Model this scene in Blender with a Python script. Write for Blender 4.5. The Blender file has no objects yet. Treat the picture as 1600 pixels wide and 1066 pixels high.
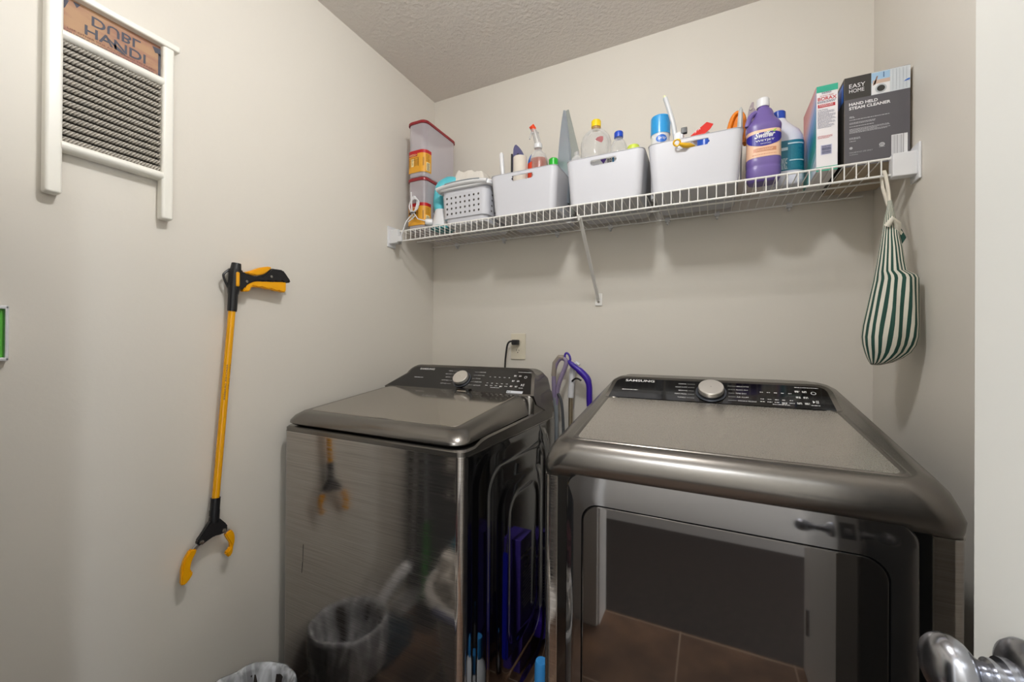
import bpy, bmesh, math, random
from mathutils import Vector, Matrix, noise
random.seed(7)
sc = bpy.context.scene
C = sc.collection
PI = math.pi

# ------------------------------------------------------------------ camera
f_px, yaw, pit, rol = 630.8, 0.45676, 0.00325, -0.00696
F = Vector((-math.sin(yaw)*math.cos(pit), math.cos(yaw)*math.cos(pit), math.sin(pit)))
R0 = Vector((math.cos(yaw), math.sin(yaw), 0)); U0 = R0.cross(F)
cr, sr = math.cos(rol), math.sin(rol)
Rv = R0*cr - U0*sr; Uv = U0*cr + R0*sr
cam_data = bpy.data.cameras.new('camera'); cam = bpy.data.objects.new('camera', cam_data); C.objects.link(cam)
cam_data.sensor_width = 36; cam_data.lens = f_px*36/1600; cam_data.clip_start = 0.02
mw = Matrix((Rv, Uv, -F)).transposed().to_4x4(); mw.translation = Vector((0, 0, 1.25))
cam.matrix_world = mw
sc.camera = cam
# ------------------------------------------------------------------ view, world, lights
sc.view_settings.view_transform = 'Standard'; sc.view_settings.look = 'None'
sc.view_settings.gamma = 1; sc.view_settings.use_curve_mapping = False
sc.view_settings.exposure = 0.0
sc.cycles.max_bounces = 10; sc.cycles.diffuse_bounces = 6; sc.cycles.glossy_bounces = 5
sc.cycles.transparent_max_bounces = 16; sc.cycles.use_denoising = True
sc.cycles.caustics_reflective = False; sc.cycles.caustics_refractive = False
wd = bpy.data.worlds.new('world'); sc.world = wd; wd.use_nodes = True
wd.node_tree.nodes['Background'].inputs[0].default_value = (0.93, 0.96, 1, 1)
wd.node_tree.nodes['Background'].inputs[1].default_value = 0.8

def area(name, loc, rot, size, power, col, shape='DISK', sy=None):
    l = bpy.data.lights.new(name, 'AREA'); l.shape = shape; l.size = size; l.energy = power; l.color = col
    if sy: l.size_y = sy
    o = bpy.data.objects.new(name, l); C.objects.link(o); o.location = loc; o.rotation_euler = rot
    return o
pl = bpy.data.lights.new('laundry_ceiling_lamp', 'POINT'); pl.energy = 28; pl.color = (.975, .985, .995); pl.shadow_soft_size = .07
plo = bpy.data.objects.new('laundry_ceiling_lamp', pl); C.objects.link(plo); plo.location = (-0.26, 0.53, 2.34)
area('hallway_fill_lamp', (-0.15, -0.75, 2.38), (0, 0, 0), 0.45, 32, (0.90, .95, 1))  # unseen lamp, added as soft fill through the doorway
area('hallway_side_fill', (2.15, -.82, .95), (0, math.radians(90), 0), 1.5, 105, (0.88, .94, 1), 'RECTANGLE', .9)  # added cool fill at the hall's open end, brightens the lower left wall

# ------------------------------------------------------------------ helpers
def lin(h):
    if isinstance(h, (tuple, list)): return tuple(h)[:3] + (1,)
    h = h.lstrip('#'); v = [int(h[i:i+2], 16)/255 for i in (0, 2, 4)]
    return tuple(((c/12.92) if c <= .04045 else ((c+.055)/1.055)**2.4) for c in v) + (1,)
MATS = {}
def mat(name, col, rough=.5, metal=0, ior=1.5, coat=0, bump=None, emis=0, aniso=0, sub=0, var=None, rvar=None):
    if name in MATS: return MATS[name]
    m = bpy.data.materials.new(name); m.use_nodes = True; nt = m.node_tree; p = nt.nodes['Principled BSDF']
    c = lin(col)
    p.inputs['Base Color'].default_value = c; p.inputs['Roughness'].default_value = rough
    p.inputs['Metallic'].default_value = metal; p.inputs['IOR'].default_value = ior
    p.inputs['Coat Weight'].default_value = coat; p.inputs['Coat Roughness'].default_value = .04
    if emis: p.inputs['Emission Color'].default_value = c; p.inputs['Emission Strength'].default_value = emis
    def tex(scale, detail=3, rough_=.55):
        tc = nt.nodes.new('ShaderNodeTexCoord'); mp = nt.nodes.new('ShaderNodeMapping')
        mp.inputs['Scale'].default_value = scale if isinstance(scale, tuple) else (scale,)*3
        n = nt.nodes.new('ShaderNodeTexNoise'); n.inputs['Scale'].default_value = 1; n.inputs['Detail'].default_value = detail
        n.inputs['Roughness'].default_value = rough_
        nt.links.new(tc.outputs['Object'], mp.inputs['Vector']); nt.links.new(mp.outputs[0], n.inputs['Vector'])
        return n
    if bump:
        n = tex(bump[0]); b = nt.nodes.new('ShaderNodeBump'); b.inputs['Strength'].default_value = bump[1]
        b.inputs['Distance'].default_value = bump[2] if len(bump) > 2 else .002
        nt.links.new(n.outputs[0], b.inputs['Height']); nt.links.new(b.outputs[0], p.inputs['Normal'])
    if var:   # (scale, colour2, lo, hi)
        n = tex(var[0], 5); r = nt.nodes.new('ShaderNodeValToRGB')
        r.color_ramp.elements[0].position = var[2]; r.color_ramp.elements[1].position = var[3]
        r.color_ramp.elements[0].color = c; r.color_ramp.elements[1].color = lin(var[1])
        nt.links.new(n.outputs[0], r.inputs[0]); nt.links.new(r.outputs[0], p.inputs['Base Color'])
    if rvar:  # (scale, lo, hi)
        n = tex(rvar[0], 4); mr = nt.nodes.new('ShaderNodeMapRange')
        mr.inputs[1].default_value = .35; mr.inputs[2].default_value = .65
        mr.inputs[3].default_value = rvar[1]; mr.inputs[4].default_value = rvar[2]
        nt.links.new(n.outputs[0], mr.inputs[0]); nt.links.new(mr.outputs[0], p.inputs['Roughness'])
    MATS[name] = m; return m
def clear(name, col, opacity, rough=.1, tint='#ffffff'):
    m = bpy.data.materials.new(name); m.use_nodes = True; nt = m.node_tree; p = nt.nodes['Principled BSDF']
    p.inputs['Base Color'].default_value = lin(col); p.inputs['Roughness'].default_value = rough
    t = nt.nodes.new('ShaderNodeBsdfTransparent'); t.inputs[0].default_value = lin(tint)
    mx = nt.nodes.new('ShaderNodeMixShader'); lw = nt.nodes.new('ShaderNodeLayerWeight'); lw.inputs[0].default_value = .35
    mr = nt.nodes.new('ShaderNodeMapRange'); mr.inputs[3].default_value = opacity; mr.inputs[4].default_value = min(1, opacity+.55)
    nt.links.new(lw.outputs['Facing'], mr.inputs[0]); nt.links.new(mr.outputs[0], mx.inputs[0])
    nt.links.new(t.outputs[0], mx.inputs[1]); nt.links.new(p.outputs[0], mx.inputs[2])
    nt.links.new(mx.outputs[0], nt.nodes['Material Output'].inputs[0]); return m

class MB:
    def __init__(s): s.bm = bmesh.new(); s.mats = []
    def mi(s, m):
        if m not in s.mats: s.mats.append(m)
        return s.mats.index(m)
    def face(s, vs, m):
        try: f = s.bm.faces.new(vs)
        except ValueError: return None
        f.material_index = s.mi(m); return f
    def box(s, lo, hi, m, bev=0, seg=2, M=None):
        lo, hi = Vector(lo), Vector(hi)
        t = bmesh.new(); r = bmesh.ops.create_cube(t, size=1)
        for v in t.verts: v.co = Vector((lo[i]+(v.co[i]+.5)*(hi[i]-lo[i]) for i in range(3)))
        if bev: bmesh.ops.bevel(t, geom=t.edges[:], offset=bev, segments=seg, affect='EDGES', profile=.5)
        s.absorb(t, m, M)
    def absorb(s, t, m, M=None):
        if M: t.transform(M)
        idx = s.mi(m); mp = {}
        for v in t.verts: mp[v] = s.bm.verts.new(v.co)
        for f in t.faces:
            try: nf = s.bm.faces.new([mp[v] for v in f.verts]); nf.material_index = idx
            except ValueError: pass
        t.free()
    def loft(s, rings, m, caps=(True, True), closed=True):
        V = [[s.bm.verts.new(p) for p in r] for r in rings]; n = len(V[0])
        for a, b in zip(V, V[1:]):
            for i in range(n if closed else n-1):
                j = (i+1) % n; s.face((a[i], a[j], b[j], b[i]), m)
        if caps[0]: s.face(list(reversed(V[0])), m)
        if caps[1]: s.face(V[-1], m)
        return V
    def tube(s, pts, r, m, seg=10, caps=True, flat=None):
        pts = [Vector(p) for p in pts]; n = len(pts); rs = list(r) if isinstance(r, (list, tuple)) else [r]*n
        if len(rs) != n:
            q = len(rs)-1; rs = [rs[min(q, int(i*q/(n-1)))]*(1-(i*q/(n-1)) % 1)+rs[min(q, int(i*q/(n-1))+1)]*((i*q/(n-1)) % 1) for i in range(n)]
        rings = []; up = None
        for i, p in enumerate(pts):
            d = (pts[min(i+1, n-1)]-pts[max(i-1, 0)]).normalized()
            if up is None:
                up = Vector((0, 0, 1)) if abs(d.z) < .9 else Vector((1, 0, 0))
            up = (up - d*up.dot(d)).normalized(); sd = d.cross(up)
            k = flat if flat else 1
            rings.append([p + (up*math.cos(2*PI*j/seg)*k + sd*math.sin(2*PI*j/seg))*rs[i] for j in range(seg)])
        s.loft(rings, m, (caps, caps))
    def lathe(s, prof, c, m, axis=None, seg=24, caps=(True, True), sx=1, sy=1):
        c = Vector(c); M = Matrix.Identity(3) if axis is None else Vector((0, 0, 1)).rotation_difference(Vector(axis)).to_matrix()
        s.loft([[c + M @ Vector((r*sx*math.cos(2*PI*j/seg), r*sy*math.sin(2*PI*j/seg), z)) for j in range(seg)] for r, z in prof], m, caps)
    def prism(s, pts, off, m, bev=0):
        t = bmesh.new(); off = Vector(off)
        a = [t.verts.new(p) for p in pts]; b = [t.verts.new(Vector(p)+off) for p in pts]
        n = len(a); t.faces.new(a); t.faces.new(list(reversed(b)))
        for i in range(n): t.faces.new((a[i], b[i], b[(i+1) % n], a[(i+1) % n]))
        bmesh.ops.recalc_face_normals(t, faces=t.faces[:])
        if bev: bmesh.ops.bevel(t, geom=t.edges[:], offset=bev, segments=2, affect='EDGES', clamp_overlap=True)
        s.absorb(t, m)
    def blob(s, c, r, m, amp=.15, fr=9, sub=4, seed=0, flatz=None):
        t = bmesh.new(); bmesh.ops.create_icosphere(t, subdivisions=sub, radius=1)
        for v in t.verts:
            d = v.co.normalized(); k = 1 + amp*noise.noise(d*fr*.25+Vector((seed, seed, 0))) + amp*.6*abs(noise.noise(d*fr*.6+Vector((0, seed, 3))))
            v.co = Vector((c[i]+d[i]*r[i]*k for i in range(3)))
            if flatz is not None and v.co.z < flatz: v.co.z = flatz
        s.absorb(t, m)
    def patch(s, mp, u0, u1, v0, v1, m, nu=1, nv=1):
        V = [[s.bm.verts.new(mp(u0+(u1-u0)*i/nu, v0+(v1-v0)*j/nv)) for i in range(nu+1)] for j in range(nv+1)]
        for j in range(nv):
            for i in range(nu): s.face((V[j][i], V[j][i+1], V[j+1][i+1], V[j+1][i]), m)
    def poly(s, mp, pts, m): s.face([s.bm.verts.new(mp(*p)) for p in pts], m)
    def disc(s, mp, u, v, r, m, n=24, rv=None, r_in=0):
        rv = rv or r
        if r_in:
            k = r_in/r
            a = [s.bm.verts.new(mp(u+r*math.cos(2*PI*i/n), v+rv*math.sin(2*PI*i/n))) for i in range(n)]
            b = [s.bm.verts.new(mp(u+k*r*math.cos(2*PI*i/n), v+k*rv*math.sin(2*PI*i/n))) for i in range(n)]
            for i in range(n): s.face((a[i], a[(i+1) % n], b[(i+1) % n], b[i]), m)
        else:   # concentric rings so that a disc follows a curved surface
            R_ = [[s.bm.verts.new(mp(u+k*r*math.cos(2*PI*i/n), v+k*rv*math.sin(2*PI*i/n))) for i in range(n)] for k in (1, .75, .5, .25, .08)]
            for a, b in zip(R_, R_[1:]):
                for i in range(n): s.face((a[i], a[(i+1) % n], b[(i+1) % n], b[i]), m)
            s.face(R_[-1], m)
    def text(s, txt, u0, u1, v0, v1, mp, m, flip=False, shear=0, bold=0):
        vs, fs = glyphs(txt, shear, bold)
        xs = [v[0] for v in vs]; ys = [v[1] for v in vs]; a, b, c, d = min(xs), max(xs), min(ys), max(ys)
        V = []
        for x, y in vs:
            ty = (y-c)/(d-c)
            if flip: ty = 1-ty
            V.append(s.bm.verts.new(mp(u0+(x-a)/(b-a)*(u1-u0), v0+ty*(v1-v0))))
        for f in fs: s.face([V[i] for i in f], m)
    def smallprint(s, u0, u1, vtop, rows, h, pitch, mp, m, fill=.8):
        for r in range(rows):
            u = u0; end = u0+(u1-u0)*(random.uniform(.6, 1) if r % 3 == 2 else random.uniform(.88, 1))
            while u < end:
                w = min(random.uniform(.8, 3.2)*h, end-u)
                if w > h*.3: s.patch(mp, u, u+w, vtop-r*pitch-h, vtop-r*pitch, m)
                u += w+h*.55
    def build(s, name, parent=None, label=None, cat=None, group=None, kind=None, ang=35, mods=None, recalc=True, wn=True):
        if recalc: bmesh.ops.recalc_face_normals(s.bm, faces=s.bm.faces[:])
        me = bpy.data.meshes.new(name); s.bm.to_mesh(me); s.bm.free()
        for m in s.mats: me.materials.append(m)
        for p in me.polygons: p.use_smooth = True
        me.set_sharp_from_angle(angle=math.radians(ang))
        o = bpy.data.objects.new(name, me); C.objects.link(o)
        if wn:
            md = o.modifiers.new('weighted_normal', 'WEIGHTED_NORMAL'); md.keep_sharp = True; md.weight = 100; md.thresh = .01
        if parent: o.parent = parent; o.matrix_parent_inverse = parent_inv(parent)
        tag(o, label, cat, group, kind); return o
def parent_inv(p):
    M = Matrix.Translation(p.location) @ p.rotation_euler.to_matrix().to_4x4() if p.get('_root') else Matrix.Identity(4)
    return M.inverted()
def tag(o, label=None, cat=None, group=None, kind=None):
    if label: o['label'] = label
    if cat: o['category'] = cat
    if group: o['group'] = group
    if kind: o['kind'] = kind
def thing(name, loc, label, cat, group=None):   # parts are modelled in world coordinates
    o = bpy.data.objects.new(name, None); C.objects.link(o); o.location = loc; o.empty_display_size = .05; o['_root'] = 1
    tag(o, label, cat, group); return o
GL = {}
def glyphs(txt, shear, bold):
    k = (txt, shear, bold)
    if k not in GL:
        cu = bpy.data.curves.new('t', 'FONT'); cu.body = txt; cu.size = 1; cu.shear = shear; cu.offset = bold; cu.resolution_u = 3
        o = bpy.data.objects.new('t', cu); C.objects.link(o); bpy.context.view_layer.update()
        me = bpy.data.meshes.new_from_object(o.evaluated_get(bpy.context.evaluated_depsgraph_get()))
        GL[k] = ([(v.co.x, v.co.y) for v in me.vertices], [tuple(p.vertices) for p in me.polygons])
        bpy.data.objects.remove(o); bpy.data.curves.remove(cu); bpy.data.meshes.remove(me)
    return GL[k]
def plane(o, ux, uy, eps=.0006, out=None):
    o, ux, uy = Vector(o), Vector(ux).normalized(), Vector(uy).normalized(); n = Vector(out).normalized() if out else ux.cross(uy)
    return lambda u, v: o + ux*u + uy*v + n*eps
def cyl(c, r, a0, eps=.0006, sy=1):   # u = arc length from angle a0 (radians), v = height
    c = Vector(c)
    return lambda u, v: c + Vector((math.cos(a0+u/r)*(r+eps), math.sin(a0+u/r)*(r+eps)*sy, v))
def rrect(x0, x1, y0, y1, r, n=5):
    P = []
    for cx, cy, a in ((x1-r, y1-r, 0), (x0+r, y1-r, 90), (x0+r, y0+r, 180), (x1-r, y0+r, 270)):
        for i in range(n+1):
            t = math.radians(a+90*i/n); P.append((cx+r*math.cos(t), cy+r*math.sin(t)))
    return P
def ring(x0, x1, y0, y1, r, z, n=5, slope=0, yref=0):
    return [(x, y, z+slope*(y-yref)) for x, y in rrect(x0, x1, y0, y1, r, n)]
def arc(c, r, a0, a1, n, ax=(1, 0, 0), ay=(0, 0, 1)):
    c, ax, ay = Vector(c), Vector(ax), Vector(ay)
    return [c+ax*r*math.cos(math.radians(a0+(a1-a0)*i/n))+ay*r*math.sin(math.radians(a0+(a1-a0)*i/n)) for i in range(n+1)]
def smooth(pts, k=2):
    P = [Vector(p) for p in pts]
    for _ in range(k):
        Q = [P[0]]
        for a, b in zip(P, P[1:]): Q += [a*.75+b*.25, a*.25+b*.75]
        Q.append(P[-1]); P = Q
    return P

# ------------------------------------------------------------------ materials
WALL = mat('wall_paint', '#dad5cc', .62, bump=(95, .12, .002))
CEIL = mat('ceiling_texture', '#d8d2cc', .9, bump=(70, .75, .006))
DOORW = mat('door_paint', '#e6e6e2', .42, bump=((60, 60, 9), .1, .001))
TRIM = mat('trim_paint', '#eceae6', .35)
WHITE = mat('white_plastic', '#cbccd3', .4)
WHITE2 = mat('white_plastic_gloss', '#dedfe2', .25)
WIRE = mat('white_coated_wire', '#ecebe8', .35)
BLK = mat('black_plastic', '#17171a', .4)
GBLK = mat('black_gloss', '#0b0b0c', .08, coat=.5)
LINE = mat('panel_print_white', '#d8d8d8', .5)
BRUSH = mat('brushed_black_steel', (.48, .45, .425), .12, .95, bump=((6, 6, 420), .05, .0006), var=((5, 5, 360), (.33, .305, .29), .3, .75), rvar=((4, 4, 300), .06, .14))
SILV = mat('steel_edge', '#b9b6b2', .22, 1)
STEEL = mat('brushed_knob_steel', '#dcd8d2', .38, .8)
TOPM = mat('dark_steel_top', (.19, .178, .165), .27, .9)
DUST = mat('dusty_steel_plate', (.50, .47, .43), .28, .8, rvar=(700, .2, .34), var=(330, (.6, .58, .55), .64, .8))
GLASSL = mat('lid_glass', (.40, .37, .33), .09, .9)
SIDE = mat('side_panel_gloss', '#0c0b0c', .05, 0, ior=2.2, coat=1)
DOORM = mat('dryer_door_metal', (.165, .16, .163), .07, .95, bump=((5, 5, 120), .02, .0005))
WINM = mat('dryer_door_glass', (.135, .125, .12), .03, .95)
YEL = mat('yellow_plastic', '#f0a800', .35)
YELT = mat('yellow_tube', '#eda70c', .22)
PURP = mat('purple_plastic', '#3a1e9c', .3)
LAV = mat('lavender_grey_plastic', '#8a7d9a', .4)
GREYP = mat('grey_plastic', '#8f959a', .3)
ALU = mat('aluminium_tube', '#c4c4c4', .28, 1)

# ------------------------------------------------------------------ room shell
XL, XR, YB, ZC = -1.27, .467, 1.67, 2.472
def struct(name, boxes, m, bev=0):
    b = MB()
    for lo, hi in boxes: b.box(lo, hi, m, bev)
    return b.build(name, kind='structure')
struct('wall_back', [((XL-.12, YB, 0), (XR+.12, YB+.12, ZC))], WALL)
struct('wall_left', [((XL-.12, -.3, 0), (XL, YB, ZC))], WALL)
struct('wall_right', [((XR, -.3, 0), (XR+.12, YB, ZC))], WALL)
struct('wall_front', [((XL, -.3, 0), (-.45, -.18, ZC)), ((.345, -.3, 0), (XR, -.18, ZC)), ((-.45, -.3, 2.05), (.345, -.18, ZC))], WALL)
struct('ceiling', [((XL-.12, -.3, ZC), (XR+.12, YB+.12, ZC+.05))], CEIL)
tm = bpy.data.materials.new('floor_tile'); tm.use_nodes = True; nt = tm.node_tree; p = nt.nodes['Principled BSDF']
tc = nt.nodes.new('ShaderNodeTexCoord'); mp = nt.nodes.new('ShaderNodeMapping'); mp.inputs['Location'].default_value = (.11, .29, 0)
bt = nt.nodes.new('ShaderNodeTexBrick'); bt.inputs['Scale'].default_value = 1; bt.offset = 0.0
for k, v in (('Brick Width', .41), ('Row Height', .41), ('Mortar Size', .003)): bt.inputs[k].default_value = v
bt.inputs['Mortar'].default_value = lin('#b09a84')
nz = nt.nodes.new('ShaderNodeTexNoise'); nz.inputs['Scale'].default_value = 7; nz.inputs['Detail'].default_value = 6
rp = nt.nodes.new('ShaderNodeValToRGB'); rp.color_ramp.elements[0].color = lin('#5b4130'); rp.color_ramp.elements[1].color = lin('#8a684e')
rp.color_ramp.elements[0].position = .3; rp.color_ramp.elements[1].position = .7
nt.links.new(tc.outputs['Object'], mp.inputs[0]); nt.links.new(mp.outputs[0], bt.inputs[0]); nt.links.new(mp.outputs[0], nz.inputs[0])
nt.links.new(nz.outputs[0], rp.inputs[0]); nt.links.new(rp.outputs[0], bt.inputs['Color1']); nt.links.new(rp.outputs[0], bt.inputs['Color2'])
nt.links.new(bt.outputs['Color'], p.inputs['Base Color']); p.inputs['Roughness'].default_value = .45
struct('floor', [((XL-.12, -.3, -.05), (XR+.12, YB+.12, 0))], tm)
HALLF = mat('hallway_floor', '#3a302c', .5, var=(30, '#2c2522', .4, .6))
struct('floor_hallway', [((-2.2, -1.3, -.05), (2.2, -.3, 0))], HALLF)
struct('wall_hallway', [((-2.2, -1.42, 0), (2.2, -1.3, ZC))], WALL)
struct('ceiling_hallway', [((-2.2, -1.42, ZC), (2.2, -.3, ZC+.05))], CEIL)
bb = MB()
bb.box((-2.2, -1.3, 0), (2.2, -1.285, .11), TRIM, .003); bb.build('baseboard_hallway', kind='structure')
bb = MB(); bb.box((XL, -.18, 0), (XL+.012, YB, .09), TRIM, .003); bb.build('baseboard_left', kind='structure')
bb = MB(); bb.box((XL+.012, YB-.012, 0), (XR-.012, YB, .09), TRIM, .003); bb.build('baseboard_back', kind='structure')
bb = MB(); bb.box((XR-.012, .55, 0), (XR, YB, .09), TRIM, .003); bb.build('baseboard_right', kind='structure')
cs = MB()   # door casing on both sides of the wall plus jambs
for y0, y1 in ((-.18, -.163), (-.317, -.3)):
    cs.box((-.505, y0, 0), (-.443, y1, 2.1), TRIM, .004); cs.box((.338, y0, 0), (.40, y1, 2.1), TRIM, .004)
    cs.box((-.505, y0, 2.04), (.40, y1, 2.105), TRIM, .004)
cs.box((-.452, -.302, 0), (-.435, -.178, 2.05), TRIM, .002); cs.box((.33, -.302, 0), (.347, -.178, 2.05), TRIM, .002)
cs.box((-.45, -.302, 2.035), (.345, -.178, 2.052), TRIM, .002)
cs.build('trim_1', kind='structure')

# ---- open door standing in front of the right wall
hx, hy = .322, -.165
dv = Vector((.234-hx, .56-hy, 0)); dl = dv.length; dv.normalize(); dn = Vector((-dv.y, dv.x, 0))   # dn points to the room centre
door = thing('door_1', (hx, hy, 0), None, None); door['kind'] = 'structure'
DM = Matrix((dv, dn, Vector((0, 0, 1)))).transposed().to_4x4(); DM.translation = Vector((hx, hy, 0))
b = MB(); b.box((0, -.035, .012), (dl, 0, 2.03), DOORW, .0015, M=DM)
b.build('door_slab', door)
KN = mat('satin_nickel', '#a9abb2', .2, 1, rvar=(20, .17, .27))
def dloc(u, n, z): return Vector((hx, hy, 0)) + dv*u + dn*n + Vector((0, 0, z))
for s_, lab in ((1, 'round knob on the room side'), (-1, None)):
    off = 0 if s_ > 0 else -.035
    ax = dn*s_; c = dloc(dl-.068, off, .968)
    b = MB(); b.lathe([(.033, 0), (.0335, .003), (.031, .008), (.024, .012), (.0165, .014), (.0165, .02)], c, KN, ax, 40)
    rs = b.build('rosette', door)
    b = MB(); prof = [(.0125, .0165), (.0125, .024), (.0142, .025), (.0142, .028), (.011, .030), (.0115, .034), (.016, .040)]
    prof += [(.027*math.sin(math.radians(a))**.8+.0002, .0545-.0165*math.cos(math.radians(a))) for a in (40, 55, 70, 85, 100, 115, 130, 145, 158, 168, 175, 179)]
    b.lathe(prof, c, KN, ax, 40); b.build('knob', door, lab)
b = MB(); LP = mat('latch_brass', '#5d5a55', .3, 1)
b.box((dl, -.03, .938), (dl+.0015, -.006, .998), LP, .0005, M=DM); b.box((dl+.001, -.024, .957), (dl+.010, -.012, .979), SILV, .002, M=DM)
b.build('latch_plate', door)
for z in (.25, 1.0, 1.78):
    b = MB(); b.tube([dloc(-.006, .004, z-.045), dloc(-.006, .004, z+.045)], .006, KN, 10); b.build('hinge', door)

# ------------------------------------------------------------------ washer
def console(b, xb0, xb1, xt0, xt1, yb, zb, yt, zt, yback, m, face_m, r=.05):
    """glossy sloping control panel with rounded shoulders; returns mapper on the panel (u = x, v = distance up the slope)"""
    up = Vector((0, yt-yb, zt-zb)); L = up.length; up.normalize(); nrm = Vector((0, -up.z, up.y))
    def outline(ins, lift=0, dy=0, dz=0):
        P = [(xb1-ins, 0+ins*.3)]
        P2 = []
        # right shoulder
        for (cx, cv, a0, a1, e) in ((xt1-r, L-r, 0, 90, 1), (xt0+r, L-r, 90, 180, -1)):
            for i in range(8):
                t = math.radians(a0+(a1-a0)*i/7); P2.append((cx+(r-ins)*math.cos(t), cv+(r-ins)*math.sin(t)))
        P += P2 + [(xb0+ins, 0+ins*.3)]
        return [Vector((u, yb, zb))+up*v+nrm*lift+Vector((0, dy, dz)) for u, v in P]
    fo = outline(.012, .0)
    o1 = outline(.0, -.002)
    o2 = outline(-.004, -.012, .012, -.004)
    def back(dy, kz, ex):
        res = []
        for pnt in outline(-.004-ex, 0): 
            z = zb+(pnt.z-zb)*kz
            res.append(Vector((pnt.x, dy, z)))
        return res
    r3 = back(yback-.05, .93, -.002); r4 = back(yback-.015, .72, -.003); r5 = back(yback, .35, -.003)
    for R_ in (r3, r4, r5):
        R_[0].z = zb-.084; R_[-1].z = zb-.084
    o2[0].z -= .02; o2[-1].z -= .02
    b.loft([o1, o2, r3, r4, r5], m, (False, True))
    b.loft([fo, o1], m, (False, False))
    b.face([b.bm.verts.new(q) for q in fo], face_m)
    return (lambda u, v: Vector((u, yb, zb))+up*v+nrm*.0008), L, nrm, up

WX0, WX1, WY0, WY1 = -1.228, -.545, .84, 1.49
wz = .962
w = thing('washing_machine', (-.886, 1.165, 0), 'top-loading washing machine in black stainless finish beside the left wall', 'washing machine')
b = MB()
O = rrect(WX0, WX1, WY0, WY1, .022, 6)
b.loft([[(x, y, z) for x, y in O] for z in (.025, wz-.0015)], BRUSH, (True, True))
body = b.build('cabinet', w)
# side faces are glossy black with embossed rings (right side) : a separate skin
def embossed(b, x, sgn, y0, y1, z0, z1, m, rings):
    """panel in the plane x, embossed rings given as (y0,y1,z0,z1,r,lower chamfer)"""
    NY, NZ = 90, 130
    def h(y, z):
        d = 0
        for (a0, a1, c0, c1, r, ht) in rings:
            cy, cz = (a0+a1)/2, (c0+c1)/2; qx = abs(y-cy)-(a1-a0)/2+r; qz = abs(z-cz)-(c1-c0)/2+r
            sd = math.hypot(max(qx, 0), max(qz, 0))+min(max(qx, qz), 0)-r
            t = max(0, min(1, (.012-sd)/.016)); d += ht*t*t*(3-2*t)
        return d
    V = [[b.bm.verts.new((x+sgn*h(y0+(y1-y0)*i/NY, z0+(z1-z0)*j/NZ), y0+(y1-y0)*i/NY, z0+(z1-z0)*j/NZ)) for i in range(NY+1)] for j in range(NZ+1)]
    for j in range(NZ):
        for i in range(NY): b.face((V[j][i], V[j][i+1], V[j+1][i+1], V[j+1][i]), m)
b = MB()
embossed(b, WX1+.001, 1, WY0+.024, WY1-.004, .03, wz-.004, SIDE, [(.90, 1.41, .1, .945, .09, .004), (.97, 1.375, .16, .89, .07, -.004), (1.035, 1.345, .25, .82, .07, .004), (1.10, 1.31, .32, .775, .06, -.004)])
b.build('side_panel', w, 'glossy black side panel with embossed rings', recalc=False, ang=60)
b = MB(); O2 = rrect(WX0-.001, WX1+.001, WY0-.001, WY1, .023, 6)
b.loft([[(x, y, z) for x, y in O2] for z in (wz-.0012, wz+.0012)], SILV, (True, True)); b.build('seam_trim', w)
# top frame : low lip in front, higher along the sides behind the notch
b = MB()
def tf(x, y, z):
    k = min(1, max(0, (y-.905)/.035)); return (x, y, z + (.012+.03*(y-.9) if k > 0 else 0)*k)
Ys = rrect(WX0, WX1, WY0, WY1-.002, .024, 6)
def densify(P, n=10):
    Q = []
    for a, c in zip(P, P[1:]+P[:1]):
        L = math.hypot(c[0]-a[0], c[1]-a[1]); k = n if L > .1 else 1
        Q += [(a[0]+(c[0]-a[0])*i/k, a[1]+(c[1]-a[1])*i/k) for i in range(k)]
    return Q
Yd = densify(Ys, 18)
cxm, cym = (WX0+WX1)/2, (WY0+WY1)/2
sh = lambda P, d: [(x+(d if x < cxm else -d)*min(1, abs(x-cxm)/.2), y+(d if y < cym else -d)) for x, y in P]
b.loft([[(x, y, wz+.0012) for x, y in Yd], [tf(x, y, wz+.012) for x, y in Yd], [tf(x, y, wz+.017) for x, y in sh(Yd, .005)], [tf(x, y, wz+.017) for x, y in sh(Yd, .03)]], TOPM, (False, True))
b.build('top_frame', w)
# lid
lid = None
b = MB()
def lring(ins, zf, zr, r): 
    x0, x1, y0, y1 = WX0+.004+ins, WX1-.004-ins, .838+ins, 1.282
    return [(x, y, zf+(zr-zf)*(y-.838)/(1.282-.838)) for x, y in rrect(x0, x1, y0, y1, r, 7)]
b.loft([lring(.03, .975, 1.0, .03), lring(.008, .984, 1.004, .04), lring(0, .990, 1.008, .045), lring(.001, .997, 1.016, .045), lring(.010, 1.008, 1.052, .045), lring(.026, 1.0165, 1.066, .04), lring(.045, 1.0185, 1.069, .03)], TOPM, (True, True))
lid = b.build('lid', w)
b = MB()
def gr(ins, dz):
    return [(x, y, 1.0185+dz+(1.069-1.0185)*(y-.838)/(1.282-.838)) for x, y in rrect(WX0+.055+ins, WX1-.055-ins, .892+ins, 1.262-ins*.3, .02, 5)]
b.loft([gr(0, .0), gr(.001, .0012), gr(.012, .0016)], GLASSL, (False, True)); b.build('lid_glass', lid, 'dark tinted glass of the lid')
b = MB(); b.loft([[(x, y, z) for x, y in rrect(-.855, -.797, 1.262, 1.289, .008)] for z in (1.062, 1.076)], GBLK, (True, True))
b.box((-.846, 1.258, 1.064), (-.806, 1.268, 1.071), SILV, .002); b.build('lid_latch', w)
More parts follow.
